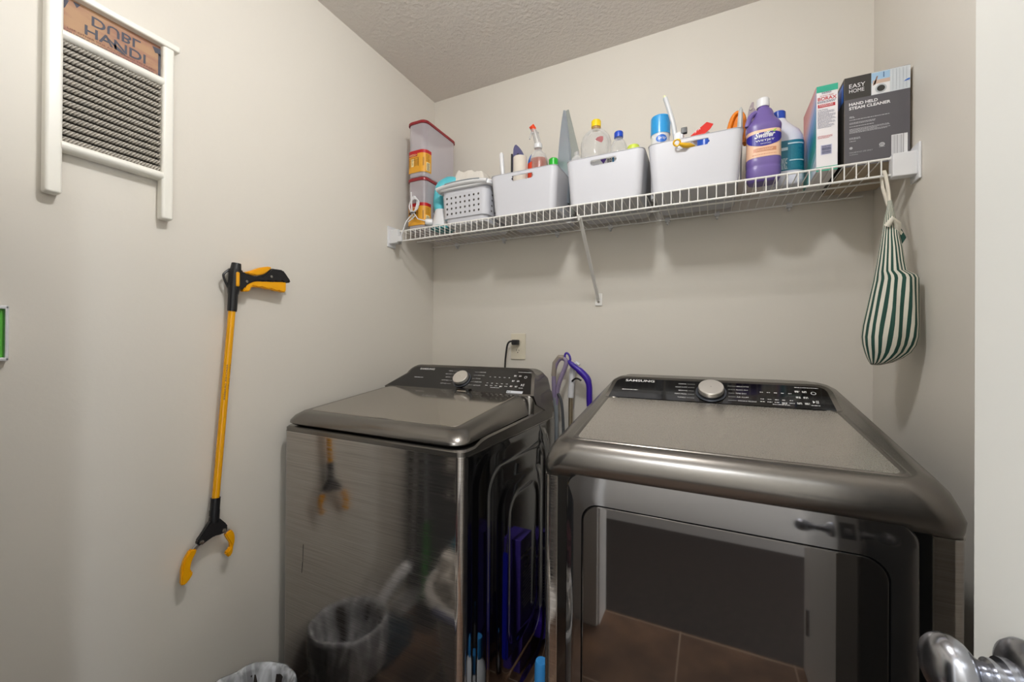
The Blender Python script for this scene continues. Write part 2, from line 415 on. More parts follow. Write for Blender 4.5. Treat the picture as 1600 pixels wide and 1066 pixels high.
# console
b = MB()
mapw, Lw, nw, upw = console(b, WX0+.002, WX1-.002, WX0+.075, WX1-.022, 1.285, 1.066, 1.375, 1.154, WY1, TOPM, GBLK)
def cbase(ins, z, yf): return [(x, y, z) for x, y in rrect(WX0+.002+ins, WX1-.002-ins, yf, WY1, .02, 6)]
b.loft([cbase(0, .975, 1.270), cbase(0, 1.035, 1.278), cbase(.004, 1.06, 1.284), cbase(.010, 1.068, 1.288)], TOPM, (True, True))
cons = b.build('control_console', w, ang=50)
def panel_print(par, mp, L, x0, x1, kx, left, right, logo_x, logo_w):
    """all printed lettering of a control panel; u is the x coordinate"""
    b = MB()
    b.text('SAMSUNG', logo_x, logo_x+logo_w, L*.76, L*.76+.0098, mp, LINE, bold=.02)
    b.build('brand_lettering', par, 'silver-white brand lettering'); b = MB()
    b.smallprint(logo_x-.004, logo_x+.045, L*.44, 1, .0028, .004, mp, LINE); b.build('small_lettering', par, 'thin line of tiny pale lettering'); b = MB()
    n = len(left)
    for i, t in enumerate(left):
        v = L*.74-i*L*.13; wd = .0024*len(t)+.006
        ux = kx-.040-(.002*abs(i-2))
        b.text(t, ux-.018-wd, ux-.018, v, v+.0042, mp, LINE); b.patch(mp, ux-.016, ux-.002+.003*abs(i-2), v+.0017, v+.0023, LINE)
    b.build('cycle_lettering', par, 'white cycle names left of the dial'); b = MB()
    for i, t in enumerate(right):
        v = L*.74-i*L*.13; wd = .0024*len(t)+.006; ux = kx+.040+(.002*abs(i-2))
        b.text(t, ux+.018, ux+.018+wd, v, v+.0042, mp, LINE); b.patch(mp, ux+.002-.003*abs(i-2), ux+.016, v+.0017, v+.0023, LINE)
    b.build('cycle_lettering', par, 'white cycle names right of the dial'); b = MB()
    # option columns
    a = kx+.118; e = x1-.040; n = 8
    for i in range(n):
        u = a+(e-a)*i/(n-1)
        if i < 5:
            for k, v in enumerate((L*.60, L*.36)):
                b.smallprint(u-.0045, u+.0035, v, 1, .0022, .003, mp, LINE)
            b.smallprint(u-.006, u+.005, L*.27, 2 if i == 3 else 1, .0022, .0034, mp, LINE)
        elif i < 7:
            for v in (L*.70, L*.50, L*.30): b.smallprint(u-.0055, u+.0045, v, 2, .0024, .0036, mp, LINE)
    b.smallprint(a+.02, a+.06, L*.2, 1, .002, .003, mp, LINE)
    b.smallprint(e-.035, e+.018, L*.83, 1, .0018, .003, mp, LINE)
    b.disc(mp, e+.002, L*.64, .0055, LINE, 20, r_in=.0042)
    b.poly(mp, [(e-.004, L*.30), (e+.001, L*.345), (e-.004, L*.39)], LINE)
    b.patch(mp, e+.003, e+.0045, L*.30, L*.39, LINE); b.patch(mp, e+.006, e+.0075, L*.30, L*.39, LINE)
    b.smallprint(e-.009, e+.010, L*.24, 1, .0022, .003, mp, LINE)
    b.build('button_lettering', par, 'small white touch button marks')
panel_print(w, mapw, Lw, WX0, WX1-.02, -.865, ['NORMAL', 'HEAVY DUTY', 'BEDDING', 'ACTIVE WEAR', 'DEEP WASH'], ['DELICATES', 'QUICK WASH', 'WHITES', 'RINSE+SPIN', 'SELF CLEAN'], -1.095, .074)
b = MB(); sm = mat('paper_label', '#c4c8d0', .5)
b.patch(mapw, -.655, -.592, .004, .015, sm); b.text('E', -.652, -.645, .006, .013, mapw, BLK); b.text('S', -.644, -.638, .006, .013, mapw, BLK)
b.build('sticker', w, 'small pale sticker with black marks')
def knob(parent, mp, u, v, nrm, r=.031):
    b = MB(); c = mp(u, v); b.lathe([(r*1.22, 0), (r*1.22, .002), (r*1.18, .003), (r*1.1, .003)], c, mat('dial_ring', '#50545c', .3, .6), nrm, 40, (False, True))
    o = b.build('knob_ring', parent)
    b = MB(); b.lathe([(r*1.06, .002), (r*1.04, .007), (r*1.0, .008)], c, BLK, nrm, 40); b.lathe([(r*1.0, .0078), (r*.99, .0195), (r*.94, .021), (.001, .021)], c, STEEL, nrm, 40, (False, False))
    b.build('dial', parent, 'brushed steel selector dial')
knob(w, mapw, -.865, Lw*.42, nw)
# feet
for x in (WX0+.06, WX1-.06):
    for y in (WY0+.06, WY1-.06):
        b = MB(); b.lathe([(.022, 0), (.022, .012), (.012, .014), (.012, .028)], (x, y, 0), BLK); b.build('foot', w)
# scratch marks on front
b = MB(); sk = mat('scratch_dark', '#151210', .6)
fm = plane((0, WY0, 0), (1, 0, 0), (0, 0, 1), .0005, (0, -1, 0))
b.poly(fm, [(-1.128, .62), (-1.1265, .62), (-1.1285, .575), (-1.130, .56)], sk); b.poly(fm, [(-1.131, .565), (-1.129, .565), (-1.1325, .532), (-1.134, .53)], sk)
b.build('scratch', w, 'thin dark scratch on the front')

# ------------------------------------------------------------------ dryer
DX0, DX1, DY0, DY1 = -.325, .341, .825, 1.48
dz = .962
d = thing('clothes_dryer', (.008, 1.15, 0), 'front-loading clothes dryer in black stainless finish nearest the open door', 'dryer')
b = MB()
O = rrect(DX0, DX1, DY0, DY1, .016, 5)
b.loft([[(x, y, z) for x, y in O] for z in (.025, dz-.001)], BRUSH, (True, True)); b.build('cabinet', d)
b = MB(); embossed(b, DX0-.001, -1, DY0+.02, DY1-.004, .03, dz-.004, SIDE, [(.90, 1.38, .1, .92, .09, .004), (.97, 1.33, .17, .85, .07, -.004)])
b.build('side_panel', d, 'glossy black side panel', recalc=False, ang=60)
b = MB(); O2 = rrect(DX0-.001, DX1+.001, DY0-.001, DY1, .017, 5)
b.loft([[(x, y, z) for x, y in O2] for z in (dz-.0008, dz+.001)], SILV, (True, True)); b.build('seam_trim', d)
# black recess around door
b = MB(); b.box((-.292, DY0-.004, .05), (.30, DY0+.001, .978), GBLK, .001)
for x in (-.2925, .3005): b.box((x-.001, DY0-.005, .05), (x+.001, DY0, .962), SILV)
b.build('door_recess', d)
# top shell with bulging front, recessed plate
b = MB()
def tz(y): return 1.040+(y-.835)*(.050/.34)
def tring(ins, z, r, yf, slope=True, fr=0):
    return [(x, y, (z+(max(y, .835)-.835)*(.05/.34) if slope else z)) for x, y in rrect(DX0+ins, DX1-ins, yf, DY1, r, 8)]
b.loft([tring(.0, dz+.001, .02, DY0, False), tring(-.001, dz+.012, .03, DY0-.012, False), tring(-.001, .990, .04, .801, False),
        tring(.003, 1.005, .05, .799, False), tring(.010, 1.022, .055, .804), tring(.022, 1.036, .055, .813), tring(.036, 1.0425, .045, .824), tring(.044, 1.0435, .04, .832),
        ], TOPM, (False, True))
b.build('top_shell', d, ang=60)
b = MB()
def pr(ins, dzz):
    P = [(-.268+ins, .838+ins*.6), (.285-ins, .838+ins*.6), (.272-ins, 1.176), (-.272+ins, 1.176)]
    return P
# inset plate with raised hairline rim
def rquad(P, r, n=5):
    out = []
    N = len(P)
    for i in range(N):
        a, c, e = Vector(P[i-1]), Vector(P[i]), Vector(P[(i+1) % N])
        d1 = (a-c).normalized(); d2 = (e-c).normalized(); s0 = c+d1*r; s1 = c+d2*r
        for k in range(n+1):
            t = k/n; out.append(tuple(s0*(1-t)**2+c*2*t*(1-t)+s1*t*t))
    return out
def plate_ring(ins, off): return [(x, y, 1.0435+off+(y-.835)*(.05/.34)) for x, y in rquad(pr(ins, 0), .02)]
b.loft([plate_ring(-.002, .0), plate_ring(.002, .0022), plate_ring(.006, .0022), plate_ring(.010, .0006)], TOPM, (False, False))
b.build('plate_rim', d, ang=60)
b = MB(); b.loft([plate_ring(.010, .0006), plate_ring(.014, .0006)], DUST, (False, True)); b.build('top_plate', d, 'dusty inset top plate')
b = MB()
mapd, Ld, nd, upd = console(b, DX0+.045, DX1-.062, -.268, .272, 1.172, 1.088, 1.262, 1.150, 1.44, TOPM, GBLK, r=.035)
b.build('control_console', d, ang=50)
b = MB()
panel_print(d, mapd, Ld, DX0, .268, .002, ['NORMAL', 'HEAVY DUTY', 'BEDDING', 'PERM PRESS', 'TOWELS'], ['DELICATES', 'QUICK DRY', 'TIME DRY', 'AIR FLUFF', 'WRINKLE RELEASE'], -.228, .082)
knob(d, mapd, .002, Ld*.48, nd)
# door
yd = .802
b = MB()
DO = rrect(-.268, .281, .12, .982, .028, 7)
def dr(ins, y): return [(x, y, z) for x, z in rrect(-.268+ins, .281-ins, .12+ins, .980-ins, .028-min(ins, .01), 7)]
def bow(y, z): return y + (.0 if z < .924 else ((z-.924)/.056)**1.4*.0105)
def drb(ins, y): return [(x, bow(y_, z), z) for x, y_, z in dr(ins, y)]
b.loft([dr(0, DY0-.003), drb(0, yd+.003), drb(.002, yd+.0005), drb(.004, yd)], DOORM, (True, False))
# ring between outer edge and the window, the strip above the window bows back
wo = [(x, yd, z) for x, z in rrect(-.234, .247, .22, .925, .035, 7)]; oo = dr(.004, yd)
b.loft([[(a_[0]+(c_[0]-a_[0])*k, bow(yd, a_[2]+(c_[2]-a_[2])*k), a_[2]+(c_[2]-a_[2])*k) for a_, c_ in zip(oo, wo)] for k in [i/10 for i in range(11)]], DOORM, (False, False))
dd = b.build('door', d, ang=30)
b = MB()
b.loft([[(x, yd, z) for x, z in rrect(-.234, .247, .22, .925, .035, 7)], [(x, yd+.002, z) for x, z in rrect(-.2325, .2455, .2215, .9235, .034, 7)], [(x, yd, z) for x, z in rrect(-.231, .244, .223, .922, .033, 7)]], GBLK, (False, False))
b.build('window_gasket', dd)
b = MB(); b.loft([[(x, yd, z) for x, z in rrect(-.231, .244, .223, .922, .033, 7)], [(x, yd-.0008, z) for x, z in rrect(-.229, .242, .225, .920, .032, 7)]], WINM, (False, True))
b.build('window', dd, 'dark mirror-like window of the door')
for x in (DX0+.06, DX1-.06):
    for y in (DY0+.06, DY1-.06):
        b = MB(); b.lathe([(.022, 0), (.022, .012), (.012, .014), (.012, .028)], (x, y, 0), BLK); b.build('foot', d)

# ------------------------------------------------------------------ wire shelf
SZ, SF, SB = 1.730, 1.36, 1.655
s = thing('wire_shelf', (-.4, 1.66, SZ), 'long white wire shelf across the back wall above the machines', 'shelf')
b = MB()
b.tube([(XL+.03, SF, SZ), (XR-.03, SF, SZ)], .0032, WIRE, 8); b.tube([(XL+.03, SF, SZ-.043), (XR-.03, SF, SZ-.043)], .0032, WIRE, 8)
x = XL+.065; 
while x < XR-.05:
    b.tube([(x, SF-.0025, SZ-.043), (x, SF-.0025, SZ+.001)], .0016, WIRE, 6); x += .0254
b.build('front_lip', s)
b = MB()
b.tube([(XL+.005, SB, SZ-.004), (XR-.03, SB, SZ-.004)], .0032, WIRE, 8); b.tube([(XL+.01, 1.53, SZ-.004), (XR-.02, 1.53, SZ-.004)], .003, WIRE, 8)
x = XL+.065
while x < XR-.05:
    b.tube([(x, SF, SZ-.0008), (x, SB+.003, SZ-.0008)], .0015, WIRE, 6); x += .0254
b.build('wire_deck', s)
for x0, x1, xs in ((XL, XL+.006, 1), (XR-.006, XR, -1)):
    b = MB(); b.box((min(x0, x1), SF-.022, SZ-.066), (max(x0, x1), SF+.03, SZ+.026), WHITE2, .003)
    a, c = (x1-.001, x1+.047) if xs > 0 else (x0-.047, x0+.001)
    b.box((a, SF-.014, SZ-.052), (c, SF+.014, SZ+.008), WHITE2, .003)
    b.build('end_bracket', s)
b = MB(); 
b.tube([(-.413, SF+.015, SZ-.043), (-.417, 1.655, SZ-.30)], .007, WIRE, 8, flat=.45)
b.box((-.432, 1.662, SZ-.325), (-.403, 1.668, SZ-.275), WIRE, .002); b.tube([(-.417, 1.663, SZ-.31), (-.417, 1.659, SZ-.31)], .005, SILV, 8)
b.tube([(-.413, SF+.015, SZ-.043), (-.413, SF+.002, SZ-.05), (-.413, SF-.005, SZ-.036)], .005, WIRE, 8)
b.build('support_brace', s)
for x in (-1.12, -.86, -.6, -.37, -.15, .02, .24):
    b = MB(); b.box((x-.009, SB-.003, SZ-.012), (x+.009, YB-.001, SZ+.004), WHITE2, .002); b.tube([(x, SB-.004, SZ-.018), (x, YB-.002, SZ-.018)], .004, WHITE2, 8); b.build('wall_clip', s)

# ------------------------------------------------------------------ storage bins
def bin_(x0, x1, h, label, tilt=0, depth=(1.374, 1.632)):
    cx = (x0+x1)/2; t = thing('storage_bin', (cx, 1.5, SZ+.002), label, 'bin', 'white storage bins on the wire shelf')
    b = MB(); zb = SZ+.003; th = .003
    def rg(k, off=0, r=.022):   # k 0..1 up
        w0 = (x1-x0)/2-.012+.012*k-off; y0 = depth[0]-.012*k+off; y1 = depth[1]+.008*k-off
        return [(cx+x, y) for x, y in rrect(-w0, w0, y0, y1, r)]
    def R3(k, off=0): return [(x, y, zb+h*k) for x, y in rg(k, off)]
    # outer wall with slot on the front: build walls column by column
    hx0, hx1, z0, z1 = cx-.045, cx+.045, zb+h*.80, zb+h*.93
    # bottom + rounded base
    base = [[(x, y, zb) for x, y in rg(0, .008)], [(x, y, zb+.003) for x, y in rg(0, .002)], [(x, y, zb+.008) for x, y in rg(.03)]]
    top = [R3(1), [(x, y, zb+h+.002) for x, y in rg(1, -.002)], [(x, y, zb+h+.002) for x, y in rg(1, .004)], R3(.98, .004)]
    inner_b = [[(x, y, zb+.006) for x, y in rg(.03, .004)]]
    b.loft(base, WHITE, (True, False))
    lev = [.03+.97*i/24 for i in range(25)]
    def wall(off):
        rings = []
        for k in lev:
            P = rg(k, off)
            # densify the front edge so that the slot can be left open
            Q = []
            n = len(P)
            for i in range(n):
                a, c = P[i], P[(i+1) % n]; Q.append((a[0], a[1]))
                if abs(a[1]-c[1]) < 1e-5 and a[1] < 1.45 and abs(a[0]-c[0]) > .05:
                    for q in range(1, 48): Q.append((a[0]+(c[0]-a[0])*q/48, a[1]))
            rings.append([b.bm.verts.new((x, y, zb+h*k)) for x, y in Q])
        return rings
    A, B = wall(0), wall(.003)
    hz = (z0+z1)/2; hr = (z1-z0)/2
    def inslot(vs):
        c = sum((v.co for v in vs), Vector())/len(vs)
        if c.y > 1.42: return False
        dx = max(0, abs(c.x-cx)-(.045-hr)); return math.hypot(dx, c.z-hz) < hr
    for W in (A, B):
        for r0, r1 in zip(W, W[1:]):
            n = len(r0)
            for i in range(n):
                vs = (r0[i], r0[(i+1) % n], r1[(i+1) % n], r1[i])
                if not inslot(vs): b.face(vs, WHITE)
    bmesh.ops.remove_doubles(b.bm, verts=b.bm.verts[:], dist=.00005)
    # slot lip
    pts = []
    for i in range(32):
        a = 2*PI*i/32; pts.append((cx+(.045-hr)*(1 if math.cos(a) > 0 else -1)+hr*math.cos(a), hz+hr*math.sin(a)))
    yf = lambda z: depth[0]-.012*((z-zb)/h)
    k1 = 1.13
    b.loft([[(x, yf(z)+.0035, z) for x, z in pts], [(x, yf(z)-.0006, z) for x, z in pts], [(cx+(x-cx)*1.04+.0, yf(z)-.0006, hz+(z-hz)*k1) for x, z in pts], [(cx+(x-cx)*1.04, yf(z)+.0036, hz+(z-hz)*k1) for x, z in pts]], WHITE, (False, False))
    b.loft([R3(1), R3(1, -.0015), [(x, y, zb+h+.0015) for x, y in rg(1, -.0005)], [(x, y, zb+h+.0015) for x, y in rg(1, .0035)], R3(1, .003)], WHITE, (False, False))
    b.loft([[(x, y, zb+.0055) for x, y in rg(.03, .003)], [(x, y, zb+.005) for x, y in rg(.03, .02)]], WHITE, (False, True))
    b.build('bin_body', t, ang=40, recalc=False)
    return t
bin_(-.770, -.497, .157, 'white plastic bin with handle slot, holding the orange-nozzle spray bottle')
bin_(-.463, -.197, .157, 'white plastic bin with handle slot, holding the yellow-capped bottle')
bin_(-.185, .085, .157, 'white plastic bin with a yellow hook poking from its slot')

# ---- contents helper
def simple(name, label, cat, b, **k): return b.build(name, label=label, cat=cat, **k)
def bottle_rings(prof, c, sx=1, sy=1, n=24): return prof
# bin 1
b = MB(); b.tube(smooth([(-.752, 1.45, 1.742), (-.758, 1.45, 1.90), (-.764, 1.45, 1.99), (-.767, 1.45, 2.022)]), [.004]*3+[.006]*4+[.0095]*6+[.003], WHITE2, 12) if False else b.tube([(-.750, 1.45, 1.745), (-.756, 1.45, 1.86), (-.758, 1.45, 1.92), (-.763, 1.45, 1.97), (-.766, 1.45, 2.01), (-.767, 1.45, 2.019), (-.767, 1.45, 2.022)], [.006, .006, .0075, .0095, .009, .006, .001], WHITE2, 14)
simple('brush', 'white rounded brush handle standing left in the bin with the orange-nozzle bottle', 'brush', b)
t = thing('lint_brush', (-.72, 1.50, 1.74), 'lint brush with pointed purple-grey back standing in the leftmost bin', 'brush')
b = MB(); PG = mat('purple_grey', '#5b5a80', .35)
b.prism([(-.738, 1.50, 1.80), (-.700, 1.50, 1.86), (-.688, 1.50, 2.01), (-.698, 1.50, 2.035), (-.714, 1.50, 2.058), (-.729, 1.50, 2.072), (-.738, 1.50, 2.058), (-.742, 1.50, 2.0)], (0, .012, 0), PG, .003); b.build('brush_back', t)
b = MB(); b.box((-.745, 1.492, 1.76), (-.738, 1.5, 2.03), BLK, .002); b.build('bristle_pad', t)
t = thing('sticky_roller', (-.695, 1.465, 1.74), 'white sticky roller with black core beside the purple-grey brush', 'roller')
b = MB(); ROLL = mat('roller_paper', '#d8d0c4', .8, bump=(300, .3, .001)); b.lathe([(.013, 1.992), (.027, 1.992), (.0275, 1.989), (.0275, 1.80), (.013, 1.80)], (-.690, 1.465, 0), ROLL, seg=28, caps=(False, False)); b.build('paper_roll', t)
b = MB(); b.lathe([(.0005, 1.80), (.014, 1.80), (.014, 1.990), (.006, 1.998), (.0005, 1.998)], (-.690, 1.465, 0), BLK, seg=20); b.tube([(-.690, 1.465, 1.995), (-.699, 1.465, 2.008), (-.712, 1.468, 2.001)], .004, BLK, 8); b.build('handle', t)
# spray bottle
CLR = clear('clear_plastic', '#f2f2f2', .10, .06, '#f4f4f4')
CLR2 = clear('milky_plastic', '#dcdcdc', .33, .15, '#f0f0f0')
t = thing('spray_bottle', (-.62, 1.50, 1.74), 'clear spray bottle of orange liquid with red nozzle in the leftmost bin', 'spray bottle')
b = MB(); cx = -.626
b.lathe([(.030, 1.742), (.040, 1.746), (.042, 1.76), (.042, 1.965), (.039, 1.985), (.030, 2.005), (.018, 2.018), (.014, 2.025), (.014, 2.036)], (cx, 1.50, 0), CLR, seg=28, sy=.8); b.build('bottle', t)
b = MB(); LQ = mat('orange_liquid', '#a03c08', .25); b.lathe([(.029, 1.745), (.038, 1.75), (.0405, 1.765), (.0405, 1.965), (.037, 1.984)], (cx, 1.50, 0), LQ, seg=28, sy=.8); b.build('orange_liquid', t)
b = MB(); BL = mat('blue_label', '#1f68c8', .4); RDL = mat('red_orange_label', '#e0492a', .4)
cm = cyl((cx, 1.50, 0), .0425, -PI*.98, .0006, .8)
b.patch(cm, 0, .052, 1.93, 1.968, RDL, 8, 1); b.patch(cm, 0, .05, 1.885, 1.93, RDL, 8, 1)
def cm2(u, v):
    r = .0432 if v < 1.965 else (.0432-(v-1.965)*.15 if v < 1.985 else .0402-(v-1.985)*.45); a = -PI*.98+u/.0425
    return Vector((cx+math.cos(a)*r, 1.50+math.sin(a)*r*.8-.0004, v))
b.patch(cm2, .0, .040, 1.968, 2.0, BL, 8, 4)
b.build('label_print', t, 'blue and red wrap label')
b = MB(); b.lathe([(.0155, 2.03), (.0165, 2.032), (.0165, 2.046), (.013, 2.05)], (cx, 1.50, 0), WHITE2, seg=20); b.tube([(cx, 1.50, 2.048), (cx-.004, 1.497, 2.065), (cx-.010, 1.49, 2.09), (cx-.016, 1.482, 2.106)], [.012, .013, .012, .010], CLR2, 12)
b.tube([(cx+.002, 1.495, 2.09), (cx-.02, 1.475, 2.085), (cx-.024, 1.47, 2.06)], [.005, .004, .003], CLR2, 8); b.build('trigger_head', t)
b = MB(); b.tube([(cx-.012, 1.487, 2.102), (cx-.020, 1.475, 2.116)], [.0105, .011], mat('red_orange_plastic', '#ea4a1e', .3), 14); b.build('nozzle', t, 'red-orange nozzle')
b = MB(); b.lathe([(.016, 1.745), (.02, 1.75), (.02, 1.94), (.012, 1.95)], (-.552, 1.52, 0), WHITE2, seg=20)
b2 = b.build('tube_bottle', label='white bottle with green cap at right of the leftmost bin', cat='bottle')
b = MB(); b.lathe([(.0175, 1.945), (.0185, 1.947), (.0185, 1.972), (.015, 1.976)], (-.560, 1.5, 0), mat('green_cap', '#1fb02a', .3), seg=24); 
b.build('cap', b2, 'green cap')
b = MB(); b.prism([(-.548, 1.545, 1.80), (-.520, 1.545, 1.80), (-.522, 1.545, 1.975), (-.532, 1.545, 1.992), (-.545, 1.545, 1.985)], (0, .015, 0), WHITE2, .003)
q = b.build('sachet', label='small white sachet with a dark dot beside the green cap', cat='sachet')
b = MB(); b.disc(plane((-.537, 1.545, 1.976), (1, 0, 0), (0, 0, 1), .0012, (0, -1, 0)), 0, 0, .0045, PG, 14); b.build('printed_dot', q)
# clothes iron between bins 1 and 2
t = thing('clothes_iron', (-.49, 1.56, 1.74), 'grey clothes iron standing on its heel behind the bins, tip up', 'iron')
def sole(k, y): 
    # outline of a soleplate standing upright; k scales the half width
    O = []
    for i in range(15):
        a = i/14; z = 1.795+a*.37; wv = .036*math.sin(PI*.5*min(1, (1-a)*1.25+.02))**.8 if a > .35 else .022+.014*(a/.35)**2
        O.append((wv*k, z))
    L = [(-w_, z) for w_, z in O]; return [(x, y, z) for x, z in (L+list(reversed(O)))]
b = MB(); M = Matrix.Translation(Vector((-.522, 1.51, 0))) @ Matrix.Rotation(math.radians(-24), 4, 'Z')
SOLE = mat('polished_soleplate', '#aab4bf', .3, .45)
t2 = bmesh.new(); 
def add_loft(b, rings, m, M, caps=(True, True)): b.loft([[M @ Vector(p) for p in r] for r in rings], m, caps)
add_loft(b, [sole(.98, -.0), sole(1, .003), sole(1, .010)], SOLE, M); b.build('soleplate', t, 'polished soleplate')
b = MB(); add_loft(b, [sole(1.0, .010), sole(1.0, .014), sole(.8, .020), sole(.5, .024)], mat('iron_body', '#7d8a92', .3), M); b.build('iron_body', t)
b = MB(); hp = [M @ Vector(p) for p in smooth([(0, .015, 2.09), (0, .035, 2.07), (0, .042, 2.02), (0, .038, 1.96), (0, .015, 1.94)])]
b.tube(hp, .009, mat('iron_handle', '#767c74', .4), 12); b.build('handle', t)
b = MB(); b.box((-.548, 1.50, 1.745), (-.510, 1.545, 1.80), mat('iron_body2', '#6e767c', .4), .008); b.build('heel', t)
# grey board leaning beside it
b = MB(); b.prism([(-.508, 1.495, 2.152), (-.498, 1.495, 2.156), (-.456, 1.495, 1.985), (-.452, 1.495, 1.95), (-.468, 1.495, 1.88), (-.470, 1.495, 1.742), (-.490, 1.495, 1.742), (-.486, 1.495, 1.99)], (0, .006, 0), mat('grey_board', '#8b8f8a', .4), .0015)
b.build('folded_panel', label='thin dull grey panel leaning in the gap right of the clothes iron', cat='panel')

# bin 2
t = thing('soda_bottle', (-.39, 1.50, 1.74), 'large clear ribbed bottle with yellow cap in the middle bin', 'bottle')
b = MB(); cx, cy = -.389, 1.495
prof = [(.035, 1.742), (.052, 1.748), (.056, 1.765)]
for i in range(9): prof += [(.0565, 1.785+i*.021), (.0545, 1.795+i*.021)]
prof += [(.0565, 1.985), (.0555, 2.0), (.050, 2.018), (.040, 2.032), (.026, 2.043), (.0155, 2.05), (.0145, 2.062)]
b.lathe(prof, (cx, cy, 0), CLR, seg=36); b.build('bottle', t)
b = MB(); b.lathe([(.0145, 2.05), (.0162, 2.052), (.0162, 2.057)], (cx, cy, 0), mat('tan_ring', '#b08650', .4), seg=24, caps=(False, False)); b.lathe([(.0175, 2.059), (.0178, 2.06), (.0178, 2.080), (.016, 2.083)], (cx, cy, 0), mat('yellow_cap', '#f3cf14', .35, bump=((0, 0, 0), 0)), seg=32); b.build('cap', t, 'yellow screw cap')
b = MB(); RB = clear('red_print', '#a83a48', .7, .4); cmm = cyl((cx, cy, 0), .0565, -PI*.5, .0008)
b.poly(cmm, [(.012, 1.985), (.018, 1.993), (.030, 1.998), (.040, 1.998), (.041, 1.985), (.034, 1.975), (.022, 1.979)], RB); b.build('label_print', t, 'dark red print')
t = thing('water_bottle', (-.30, 1.47, 1.74), 'small clear bottle with blue cap right of the yellow-capped bottle', 'bottle')
b = MB(); b.lathe([(.02, 1.742), (.03, 1.748), (.032, 1.76), (.030, 1.84), (.032, 1.93), (.029, 1.955), (.020, 1.975), (.013, 1.982), (.013, 1.992)], (-.300, 1.47, 0), CLR, seg=28); b.build('bottle', t)
b = MB(); b.lathe([(.015, 1.988), (.0158, 1.989), (.0158, 2.006), (.014, 2.009)], (-.300, 1.47, 0), mat('blue_cap', '#1646b8', .3), seg=28); b.build('cap', t, 'blue screw cap')
b = MB(); b.lathe([(.02, 1.745), (.024, 1.75), (.024, 1.935), (.019, 1.948), (.001, 1.95)], (-.248, 1.47, 0), mat('lime_plastic', '#c8d84a', .4), seg=24)
b.build('lime_bottle', label='lime-green rounded bottle top just above the rim of the middle bin', cat='bottle')
t = thing('small_clear_bottle', (-.437, 1.41, 1.74), 'small clear cap dome at the left corner of the middle bin', 'bottle')
b = MB(); b.lathe([(.018, 1.745), (.02, 1.75), (.02, 1.905), (.016, 1.918), (.009, 1.925), (.008, 1.938), (.003, 1.942)], (-.437, 1.41, 0), CLR2, seg=22); b.build('bottle', t)
# things seen through slot of bin 2
t = thing('detergent_box', (-.335, 1.40, 1.74), 'white package with purple print seen through the slot of the middle bin', 'package')
b = MB(); b.box((-.385, 1.382, 1.737), (-.275, 1.43, 1.884), WHITE2, .006); b.build('box_body', t)
b = MB(); fp = plane((0, 1.382, 0), (1, 0, 0), (0, 0, 1), .0006, (0, -1, 0)); VI = mat('violet_print', '#5a3a94', .4); TE = mat('teal_print', '#2f7fb0', .4)
b.poly(fp, [(-.345, 1.883), (-.322, 1.883), (-.333, 1.866)], VI); b.text('rxne', -.368, -.348, 1.863, 1.868, fp, VI); b.patch(fp, -.303, -.297, 1.86, 1.883, TE); b.smallprint(-.320, -.298, 1.881, 4, .003, .0048, fp, BLK)
b.build('label_print', t)

# bin 3
t = thing('aerosol_can', (-.155, 1.47, 1.74), 'aerosol can with bright blue cap standing left in the hooked bin', 'spray can')
b = MB(); cx, cy = -.157, 1.46; b.lathe([(.028, 1.742), (.030, 1.745), (.030, 1.955), (.0305, 1.957), (.0305, 1.963)], (cx, cy, 0), WHITE2, seg=32); b.build('can', t)
b = MB(); b.lathe([(.0318, 1.958), (.0318, 2.016), (.030, 2.020), (.001, 2.021)], (cx, cy, 0), mat('sky_blue_cap', '#3098d8', .22), seg=36, caps=(False, False)); b.build('cap', t, 'bright blue cap')
b = MB(); cc = cyl((cx, cy, 0), .0308, -PI*.5, .0006)
b.disc(cc, .007, 1.938, .018, BL, 24, rv=.013); b.text('Spray', -.006, .022, 1.932, 1.945, cyl((cx, cy, 0), .0308, -PI*.5, .0014), WHITE2, shear=.3); b.build('label_print', t, 'blue oval with white lettering')
t = thing('spray_wand', (-.12, 1.46, 1.74), 'pale grey thin curved wand rising beside the blue-capped can', 'wand')
b = MB(); b.tube(smooth([(-.101, 1.418, 1.745), (-.103, 1.418, 1.90), (-.111, 1.418, 1.965), (-.124, 1.418, 2.015), (-.138, 1.418, 2.062)]), [.013]*4+[.012]*4+[.009]*6+[.005]*1+[.0035]*0 if False else .0075, mat('pale_grey', '#c9ccd0', .3), 12); b.build('wand_tube', t)
b = MB(); b.tube([(-.137, 1.418, 2.058), (-.141, 1.418, 2.070)], [.006, .004], mat('wand_tip', '#dfe2b8', .4), 10); b.build('tip', t)
b = MB(); b.box((-.112, 1.40, 1.75), (-.080, 1.435, 1.935), WHITE2, .01); b.box((-.088, 1.40, 1.925), (-.070, 1.412, 1.944), BLK, .002); b.build('wand_base', t)
t = thing('wipes_packet', (-.03, 1.47, 1.80), 'white plastic packet with red print slumped in the hooked bin', 'packet')
b = MB(); PKT = clear('packet_film', '#e6e2e0', .75, .25); b.blob((-.026, 1.48, 1.87), (.046, .045, .085), PKT, .14, 11, 3, 3); b.build('packet_film', t)
b = MB(); RP = mat('red_print_opaque', '#d02c24', .4)
b.prism([(-.062, 1.43, 1.925), (-.03, 1.43, 1.948), (-.014, 1.43, 1.960), (.006, 1.44, 1.954), (-.004, 1.42, 1.930), (-.03, 1.418, 1.910), (-.05, 1.42, 1.902)], (0, .008, .004), RP, .001); b.build('red_flap', t, 'red printed corner of film')
b = MB(); RPW = mat('packet_white', '#f0eeee', .4)
m_ = plane((-.055, 1.416, 1.918), (1, 0, .62), (0, -.2, 1), .0015); b.text('S A', .008, .028, .001, .008, m_, RPW); b.build('label_print', t)
